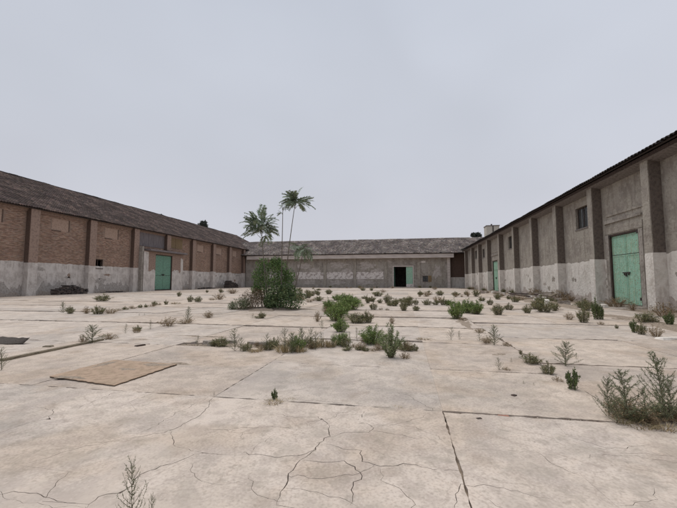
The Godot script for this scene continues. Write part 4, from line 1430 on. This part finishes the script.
func sapling(foot: Vector3, mid: Vector3, top: Vector3, leaves: int, ln: float, el0: float, el1: float, flat_side: float, label: String, tall := 0.3) -> void:
	var o := thing("sapling_tree", label, "tree", foot, "thin saplings rising from the bushes")
	var st := new_st()
	var line := []
	for i in 9:
		var t := i / 8.0
		var q := foot.lerp(mid, t).lerp(mid.lerp(top, t), t) - foot
		line.append(q)
	tube(st, line, 0.032, 0.012, 6)
	obj("trunk", st, M.bark, o)
	st = new_st()
	var ends := []
	var nb := maxi(2, leaves / 6)
	for i in nb:
		var az := i * 2.399 + rf(-0.3, 0.3)
		var drop := tall * float(i) / nb
		var root := top - foot - Vector3(0, drop + 0.12, 0)
		var e := root + Vector3(cos(az) * rf(0.14, 0.32) * ln, rf(0.1, 0.28) * ln, sin(az) * rf(0.14, 0.32) * ln)
		if i == 0:
			e = top - foot + Vector3(0, 0.05, 0)
		tube(st, [root, root.lerp(e, 0.5) + Vector3(0, -0.02, 0), e], 0.012, 0.006, 4)
		ends.append([e, az])
	var crown := obj("crown", st, M.bark, o)
	for i in leaves:
		var m: Array = leaf_kinds[rng.randi() % leaf_kinds.size()]
		var e: Array = ends[i % nb]
		var t := float(i) / leaves
		var az: float = e[1] + rf(-1.5, 1.5) if i % nb > 0 else rf(0, TAU)
		var el := lerpf(el0, el1, t) + rf(-0.25, 0.25)
		var s := ln * rf(0.4, 0.85)
		var b := Basis(Vector3.UP, PI * 0.5 - az) * Basis(Vector3.RIGHT, -el) * Basis(Vector3.BACK, rf(-0.5, 0.5))
		var li := inst("leaf", m[1], M.leaf, crown)
		li.transform = Transform3D(b.scaled(Vector3.ONE * s), e[0])
		var ri := inst("leaf_stalk", m[0], M.stem, crown)
		ri.transform = li.transform

var leaf_kinds := []

# leaves spread through overlapping lumps
func lumpy(st: SurfaceTool, lumps: Array, count: int, ln: float, w: float, greens: Array) -> void:
	for i in count:
		var l: Array = lumps[rng.randi() % lumps.size()]
		var d := rdir()
		var r := pow(rf(0, 1), 0.45)
		var at: Vector3 = l[0] + d * r * Vector3(l[1], l[2], l[1])
		if at.y < 0.02:
			continue
		var dd := (rdir() + Vector3(0, -0.1, 0) + d * 0.4).normalized()
		leaf(st, at, dd, dd.cross(rdir()).normalized(), ln * rf(0.6, 1.25), w * rf(0.7, 1.2), vary(greens[rng.randi() % greens.size()], 0.25), rf(-0.3, 0.3))

func bush(called: String, foot: Vector3, lumps: Array, count: int, ln: float, w: float, greens: Array, mat: Material, label: String, category: String) -> void:
	var o := thing(called, label, category, foot)
	var st := new_st()
	for l in lumps:
		for k in 4:
			var e: Vector3 = l[0] + rdir() * Vector3(l[1], l[2], l[1]) * 0.8
			e.y = maxf(e.y, 0.1)
			var a := Vector3(rf(-0.2, 0.2), 0, rf(-0.2, 0.2)) + Vector3(l[0].x, 0, l[0].z) * 0.5
			tube(st, [a, a.lerp(e, 0.5) + rdir() * 0.05, e], 0.016, 0.004, 4)
	obj("stems", st, M.stem if mat == M.leaf else M.dry_stem, o)
	st = new_st()
	lumpy(st, lumps, count, ln, w, greens)
	obj("foliage", st, mat, o)

func clump() -> void:
	for i in 4:
		leaf_kinds.append(compound_leaf(900 + i, 0.9 + 0.35 * i))
	rng.seed = 31
	sapling(Vector3(-6.1, 0, -15.7), Vector3(-6.35, 2.0, -15.6), Vector3(-6.5, 4.02, -15.6), 70, 0.95, 1.25, -0.5, 1.0, "sapling with a low wide full crown right above the tall bush", 0.75)
	sapling(Vector3(-5.5, 0, -15.9), Vector3(-5.3, 2.4, -15.8), Vector3(-4.85, 4.95, -15.6), 46, 0.95, 0.85, -0.45, 1.0, "tallest sapling with a bare bent trunk and palm-like crown against the sky")
	sapling(Vector3(-5.45, 0, -15.5), Vector3(-5.47, 2.4, -15.6), Vector3(-5.45, 4.62, -15.6), 12, 0.4, 0.6, -0.8, 1.0, "very thin straight sapling with only a few small leaves at its tip")
	sapling(Vector3(-5.1, 0, -15.6), Vector3(-4.7, 1.4, -15.6), Vector3(-4.42, 2.85, -15.6), 24, 0.85, 0.5, -0.9, 1.0, "short sapling with drooping dark leaves in front of the end building's canopy")
	var gr := [lin(97, 124, 69), lin(78, 107, 57), lin(119, 144, 80), lin(90, 111, 69)]
	var dk := [lin(65, 85, 56), lin(81, 101, 63), lin(99, 115, 76), lin(121, 134, 91)]
	var br := [lin(115, 95, 76), lin(94, 79, 59), lin(128, 110, 85), lin(83, 79, 54)]
	var lt := [lin(104, 116, 82), lin(88, 100, 68), lin(120, 128, 96)]
	bush("tall_bush", Vector3(-6.0, 0, -15.9), [[Vector3(0, 1.45, 0), 0.7, 0.75], [Vector3(-0.45, 2.0, 0), 0.4, 0.38], [Vector3(-0.7, 1.5, 0), 0.35, 0.4], [Vector3(0.75, 1.5, 0), 0.3, 0.35], [Vector3(0.15, 2.15, 0), 0.28, 0.3], [Vector3(0.4, 1.9, 0.1), 0.4, 0.4], [Vector3(-0.75, 0.9, 0.1), 0.25, 0.3], [Vector3(0.45, 1.3, 0.1), 0.45, 0.6], [Vector3(-0.35, 1.0, 0), 0.5, 0.6], [Vector3(0.1, 0.6, 0), 0.6, 0.6]], 5600, 0.12, 0.036, gr, M.leaf, "tall leafy green bush at the foot of the thin saplings", "bush")
	bush("dark_bush", Vector3(-5.2, 0, -15.35), [[Vector3(-0.35, 0.55, 0), 0.6, 0.6], [Vector3(0.35, 0.5, 0.1), 0.6, 0.5], [Vector3(0.1, 0.85, 0), 0.4, 0.4], [Vector3(-0.6, 0.4, 0.1), 0.3, 0.35]], 4200, 0.11, 0.045, dk, M.leaf, "low dark green rounded bush in front of the saplings", "bush")
	bush("dead_bush", Vector3(-6.65, 0, -15.2), [[Vector3(0, 0.5, 0), 0.5, 0.5], [Vector3(-0.3, 0.4, 0), 0.4, 0.4], [Vector3(0.25, 0.6, 0), 0.35, 0.4]], 3000, 0.10, 0.016, br, M.dry, "dead brown bush between the green bushes under the saplings", "bush")
	bush("pale_bush", Vector3(-7.2, 0, -14.9), [[Vector3(0, 0.28, 0), 0.32, 0.28], [Vector3(0.3, 0.32, 0), 0.25, 0.28], [Vector3(-0.3, 0.2, 0), 0.2, 0.22]], 1500, 0.08, 0.02, lt, M.leaf, "small pale green bush at the edge of the bush clump", "bush")

func far_tree(foot: Vector3, h: float, r: float, sd: int, label: String) -> void:
	rng.seed = sd
	var o := thing("background_tree", label, "tree", foot)
	var st := new_st()
	tube(st, [Vector3.ZERO, Vector3(0.2, h * 0.5, 0), Vector3(0, h * 0.9, 0)], 0.3, 0.08, 6)
	for k in 5:
		var az := k * 1.3
		tube(st, [Vector3(0.1, h * 0.6, 0), Vector3(cos(az) * r * 0.7, h * 0.85, sin(az) * r * 0.7)], 0.1, 0.03, 4)
	obj("trunk", st, M.bark, o)
	st = new_st()
	var lumps := []
	for k in 11:
		var az := rf(0, TAU)
		lumps.append([Vector3(cos(az) * r * rf(0.2, 0.8), h - r * rf(0.2, 1.1), sin(az) * r * rf(0.2, 0.8)), r * rf(0.25, 0.4), r * rf(0.2, 0.35)])
	lumpy(st, lumps, 2600, 0.5, 0.24, [lin(70, 76, 70), lin(60, 66, 60), lin(82, 88, 80)])
	obj("crown", st, M.leaf, o)

# ---------------------------------------------------------------- small things
func yard_things() -> void:
	var flat := Transform3D(Basis(Vector3(1, 0, 0), Vector3(0, 0, -1), Vector3(0, 1, 0)), Vector3.ZERO)
	# tan board lying on the slabs
	var o := thing("board", "large tan board lying flat on the concrete", "board", Vector3(-4.0, 0.03, -4.46))
	o.rotation = Vector3(0.004, 0.0, -0.004)
	var st := new_st()
	var en := FastNoiseLite.new()
	en.seed = 17
	en.frequency = 1.2
	var ol := PackedVector2Array()
	var cn := [Vector2(-0.58, -0.41), Vector2(0.56, -0.6), Vector2(0.63, 0.52), Vector2(-0.51, 0.58)]
	for k in 4:
		ol.append_array(jag(cn[k], cn[(k + 1) % 4], 0.06, 0.02, en))
	plate(st, flat, ol, 0.024, 0.032)
	obj("panel", st, M.board, o)
	for e in [[Vector2(0.36, 0.4), 0.2, 0.07], [Vector2(-0.25, -0.42), 0.24, 0.05], [Vector2(0.12, 0.1), 0.12, 0.05], [Vector2(-0.42, 0.3), 0.06, 0.16]]:
		st = new_st()
		plate(st, flat, blob(e[0], e[1], e[2]), 0.031, 0.0324)
		obj("dirt_patch", st, M.soil, o)
	st = new_st()
	for q in Geometry2D.offset_polygon(ol, -0.004):
		plate(st, flat, q, -0.008, 0.023)
	obj("underside", st, M.board_edge, o)
	# weathered beam
	o = thing("beam", "long weathered timber beam lying beside a feathery weed", "beam", Vector3(-6.3, 0.03, -5.78))
	o.rotation.y = 0.04
	st = new_st()
	hexa(st, [Vector3(-0.045, 0, 1.05), Vector3(0.045, 0, 1.05), Vector3(0.04, 0.05, 1.05), Vector3(-0.04, 0.05, 1.05), Vector3(-0.045, 0, -1.0), Vector3(0.04, 0, -0.96), Vector3(0.035, 0.045, -0.96), Vector3(-0.04, 0.045, -1.0)])
	obj("timber", st, M.grey_wood, o)
	# dark sheet of roofing felt with an upturned corner
	o = thing("roofing_sheet", "black crumpled roofing sheet with its corner curling up", "sheet", Vector3(-8.02, 0.026, -6.22))
	st = new_st()
	st.set_smooth_group(0)
	var g := []
	var nz := FastNoiseLite.new()
	nz.seed = 3
	nz.frequency = 2.2
	for i in 15:
		var row := []
		for j in 9:
			var u := i / 14.0
			var v := j / 8.0
			var y := 0.012 + 0.09 * v + 0.025 * nz.get_noise_2d(u * 3, v * 3) * v + 0.03 * pow(u, 3.0)
			var wz := 0.62 * (1.0 - 0.8 * u)
			row.append(Vector3(-0.95 + u * 1.5, maxf(0.014, y), 0.42 - 0.2 * u - v * wz + 0.06 * nz.get_noise_2d(u * 3, 5)))
		g.append(row)
	for i in 14:
		for j in 8:
			quad(st, g[i][j], g[i + 1][j], g[i + 1][j + 1], g[i][j + 1])
			var dn := Vector3(0, -0.012, 0)
			quad(st, g[i][j] + dn, g[i][j + 1] + dn, g[i + 1][j + 1] + dn, g[i + 1][j] + dn)
	for i in 14:
		var dn := Vector3(0, -0.012, 0)
		quad(st, g[i][0] + dn, g[i + 1][0] + dn, g[i + 1][0], g[i][0])
	for j in 8:
		var dn := Vector3(0, -0.012, 0)
		quad(st, g[14][j] + dn, g[14][j + 1] + dn, g[14][j + 1], g[14][j])
	obj("felt", st, M.tar, o)
	# stray chunks
	chunk("brick_chunk", Vector3(-5.08, 0.018, -6.31), Vector3(0.2, 0.05, 0.11), 1.2, M.dark_wood, "small dark brick lying beyond the tan board", "brick", "")
	chunk("stone", Vector3(-6.74, 0.018, -5.9), Vector3(0.19, 0.05, 0.09), 0.2, M.grey_wood, "flat grey stone beside the long beam", "stone", "")
	chunk("brick_chunk", Vector3(0.9, 0.018, -3.72), Vector3(0.12, 0.022, 0.045), -0.15, M.brick_red, "broken piece of red brick in a slab joint", "brick", "")
	chunk("stone", Vector3(0.66, 0.018, -3.6), Vector3(0.06, 0.025, 0.04), 0.4, M.dark_wood, "small dark pebble near the red brick piece", "stone", "")
	chunk("stone", Vector3(1.17, 0.018, -4.35), Vector3(0.06, 0.035, 0.05), 0.7, M.dark_wood, "small dark stone alone on a smooth slab", "stone", "")
	chunk("stone", Vector3(-2.96, 0.018, -4.07), Vector3(0.1, 0.02, 0.03), 0.5, M.old_concrete, "thin concrete flake beside the tan board", "stone", "")
	chunk("stone", Vector3(0.33, 0.018, -3.55), Vector3(0.04, 0.02, 0.03), 0.5, M.dark_wood, "dark pebble at the corner of two slab joints", "stone", "")
	chunk("concrete_block", Vector3(5.66, 0.01, -9.15), Vector3(0.55, 0.07, 0.26), 0.3, M.limewash, "pale flat concrete block by the weeds near the green door", "block", "")
	# low broken kerb blocks in the bare strip
	rng.seed = 55
	for i in 9:
		chunk("concrete_lump", Vector3(-4.3 + i * 0.3 + rf(-0.1, 0.1), -0.02, -6.85 + rf(-0.12, 0.1)), Vector3(rf(0.12, 0.38), rf(0.08, 0.15), rf(0.1, 0.2)), rf(-0.5, 0.5), M.old_concrete, "broken concrete lump in the bare soil strip between slabs", "lump", "rubble in the soil strip")
	# rubble and planks along the grey warehouse
	for i in 34:
		var z := rf(-42.0, -19.0)
		chunk("concrete_lump", Vector3(rf(7.2, 9.8), 0.04, z), Vector3(rf(0.25, 0.9), rf(0.1, 0.34), rf(0.2, 0.6)), rf(0, 3), [M.old_concrete, M.limewash, M.dirt, M.old_concrete][i % 4], "lump of rubble heaped along the grey rendered warehouse", "lump", "rubble along the grey warehouse")
	for i in 7:
		o = thing("plank", "old grey plank lying among the rubble by the grey warehouse", "plank", Vector3(rf(7.5, 9.2), 0.24 + i * 0.05, rf(-33.0, -24.0)), "planks among the rubble")
		o.rotation = Vector3(rf(-0.04, 0.04), rf(-0.5, 0.5), rf(-0.05, 0.05))
		st = new_st()
		box(st, Vector3(-0.1, -0.03, -1.3), Vector3(0.1, 0.03, 1.3))
		obj("timber", st, M.grey_wood if i % 2 == 0 else M.dark_wood, o)
	# stacks of old roof tiles by the brick warehouse
	tile_stack(Vector3(-31.0, 0.02, -28.9), 3.2, 1.0, 0.9, "dark heap of stacked old roof tiles against the brick wall's limewash", 61)
	tile_stack(Vector3(-30.9, 0.02, -59.5), 6.5, 1.35, 1.1, "long dark stack of roof tiles by the far piers of the brick wall", 62)
	tile_stack(Vector3(-31.1, 0.02, -53.0), 4.6, 0.35, 0.8, "low row of loose roof tiles along the brick wall", 63)
	tile_stack(Vector3(-31.2, 0.02, -34.3), 3.0, 0.22, 0.7, "scatter of roof tiles under the small wall opening", 64)

func chunk(called: String, at: Vector3, size: Vector3, turn: float, m: Material, label: String, category: String, group: String) -> void:
	var st := new_st()
	var p := []
	var s := size * 0.5
	for c in [Vector3(-1, 0, 1), Vector3(1, 0, 1), Vector3(1, 2, 1), Vector3(-1, 2, 1), Vector3(-1, 0, -1), Vector3(1, 0, -1), Vector3(1, 2, -1), Vector3(-1, 2, -1)]:
		var k := 0.82 if c.y > 1.0 else 1.0
		p.append(Vector3(c.x * s.x * k * rf(0.8, 1.1), c.y * s.y * rf(0.8, 1.05), c.z * s.z * k * rf(0.8, 1.1)))
	hexa(st, p)
	var o := obj(called, st, m, self)
	o.name = numbered(called)
	o.position = at
	o.rotation.y = turn
	tag(o, label, category, group)

func tile_stack(at: Vector3, ln: float, h: float, dp: float, label: String, sd: int) -> void:
	rng.seed = sd
	var o := thing("tile_stack", label, "tile stack", at)
	var st := new_st()
	box(st, Vector3(-0.16, -0.012, -0.11), Vector3(0.16, 0.012, 0.11))
	st.generate_normals()
	var tm := st.commit()
	var tones := [plain(62, 56, 54), plain(76, 69, 66), plain(52, 48, 47), plain(90, 80, 74)]
	var n := int(ln / 0.26)
	var left := 150
	for i in n:
		var top := h * (0.55 + 0.45 * sin(PI * (i + 0.5) / n)) * rf(0.75, 1.05)
		var layers := maxi(1, int(top / 0.09))
		for j in layers:
			if left <= 0:
				break
			var k := inst("roof_tile", tm, tones[rng.randi() % 4], o)
			k.scale = Vector3(dp / 0.34, 3.4, 1.1)
			k.position = Vector3(rf(-0.06, 0.06), 0.04 + j * 0.09, -ln * 0.5 + (i + 0.5) * 0.26 + rf(-0.03, 0.03))
			k.rotation = Vector3(rf(-0.08, 0.08), rf(-0.2, 0.2), rf(-0.05, 0.05))
			left -= 1

func tower() -> void:
	var o := thing("tower_building", "cream tower block top showing above the grey warehouse roof", "building", Vector3(21.9, 0, -96))
	var st := new_st()
	box(st, Vector3(-1.5, -0.1, -1.5), Vector3(1.5, 15.0, 1.5))
	obj("wall", st, M.cream, o)
	st = new_st()
	box(st, Vector3(-1.6, 15.005, -1.6), Vector3(1.6, 15.2, 1.6))
	obj("cap", st, M.eave, o)
	st = new_st()
	box(st, Vector3(-0.15, 15.205, -0.15), Vector3(0.15, 15.7, 0.15))
	obj("vent_pipe", st, M.iron, o)
	st = new_st()
	box(st, Vector3(-0.1, 12.0, 1.503), Vector3(0.12, 14.99, 1.6))
	obj("drain_pipe", st, M.iron, o)

# even, hazy cloud cover, a little paler towards the horizon
func overcast() -> ImageTexture:
	var w := 512
	var h := 256
	var a := noise(401, 0.012, 512, FastNoiseLite.TYPE_SIMPLEX_SMOOTH, 4)
	var im := Image.create(w, h, false, Image.FORMAT_RGBF)
	var b := noise(402, 0.006, 512, FastNoiseLite.TYPE_SIMPLEX_SMOOTH, 3)
	var top := Color(0.352, 0.388, 0.455)
	var mid := Color(0.392, 0.412, 0.462)
	var low := Color(0.398, 0.403, 0.442)
	for y in h:
		var up := clampf(1.0 - y / (h * 0.5), 0.0, 1.0)
		var c := low.lerp(mid, smoothstep(0.0, 0.3, up)).lerp(top, smoothstep(0.25, 0.75, up))
		for x in w:
			var k := 1.0 + (a[(y * 2) * 512 + x] / 255.0 - 0.5) * 0.1 + smoothstep(0.5, 0.75, b[(y * 2) * 512 + x] / 255.0) * 0.08
			im.set_pixel(x, y, Color(c.r * k, c.g * k, c.b * k))
	return ImageTexture.create_from_image(im)

func _ready() -> void:
	rng.seed = 20
	# camera
	var cam := Camera3D.new()
	cam.name = "camera"
	add_child(cam)
	cam.position = Vector3(0, 1.3, 0)
	cam.rotation_degrees = Vector3(4.29, 10.36, 0)
	cam.fov = 70.41
	cam.near = 0.05
	cam.far = 2000.0
	cam.current = true
	# sky
	var env := Environment.new()
	env.background_mode = Environment.BG_SKY
	var sm := PanoramaSkyMaterial.new()
	sm.panorama = overcast()
	var sky := Sky.new()
	sky.sky_material = sm
	env.sky = sky
	env.background_energy_multiplier = 1.0
	env.tonemap_mode = Environment.TONE_MAPPER_LINEAR
	env.tonemap_exposure = 1.45
	env.sdfgi_enabled = true
	env.ssao_enabled = true
	env.ssil_enabled = true
	var we := WorldEnvironment.new()
	we.name = "world_environment"
	we.environment = env
	add_child(we)
	# hazy sun, high and beyond the end building
	var sun := DirectionalLight3D.new()
	sun.name = "sun"
	add_child(sun)
	sun.look_at_from_position(Vector3(-0.2, 1.0, -0.3), Vector3.ZERO)
	sun.light_energy = 0.5
	sun.light_color = Color(1.0, 0.975, 0.94)
	sun.light_angular_distance = 60.0
	sun.shadow_enabled = true
	make_materials()
	print("materials")
	var sag := FastNoiseLite.new()
	sag.seed = 9
	sag.frequency = 0.12
	sag.fractal_octaves = 3
	build_ground()
	rng.seed = 21
	right_building(sag)
	rng.seed = 22
	left_building(sag)
	rng.seed = 23
	end_building(sag)
	print("buildings")
	tower()
	far_tree(Vector3(-66.5, 0, -110), 21.3, 2.4, 71, "distant dark tree whose crown shows above the brick warehouse's roof ridge")
	far_tree(Vector3(-83.5, 0, -110), 24.4, 1.6, 72, "distant faint tree top barely showing over the tiled roof ridge")
	far_tree(Vector3(18.2, 0, -95), 13.4, 1.6, 73, "distant dark tree top between the end building's roof and the cream tower")
	clump()
	plant_weeds()
	plant_tufts()
	crumbs()
	rng.seed = 24
	yard_things()
	print("done")
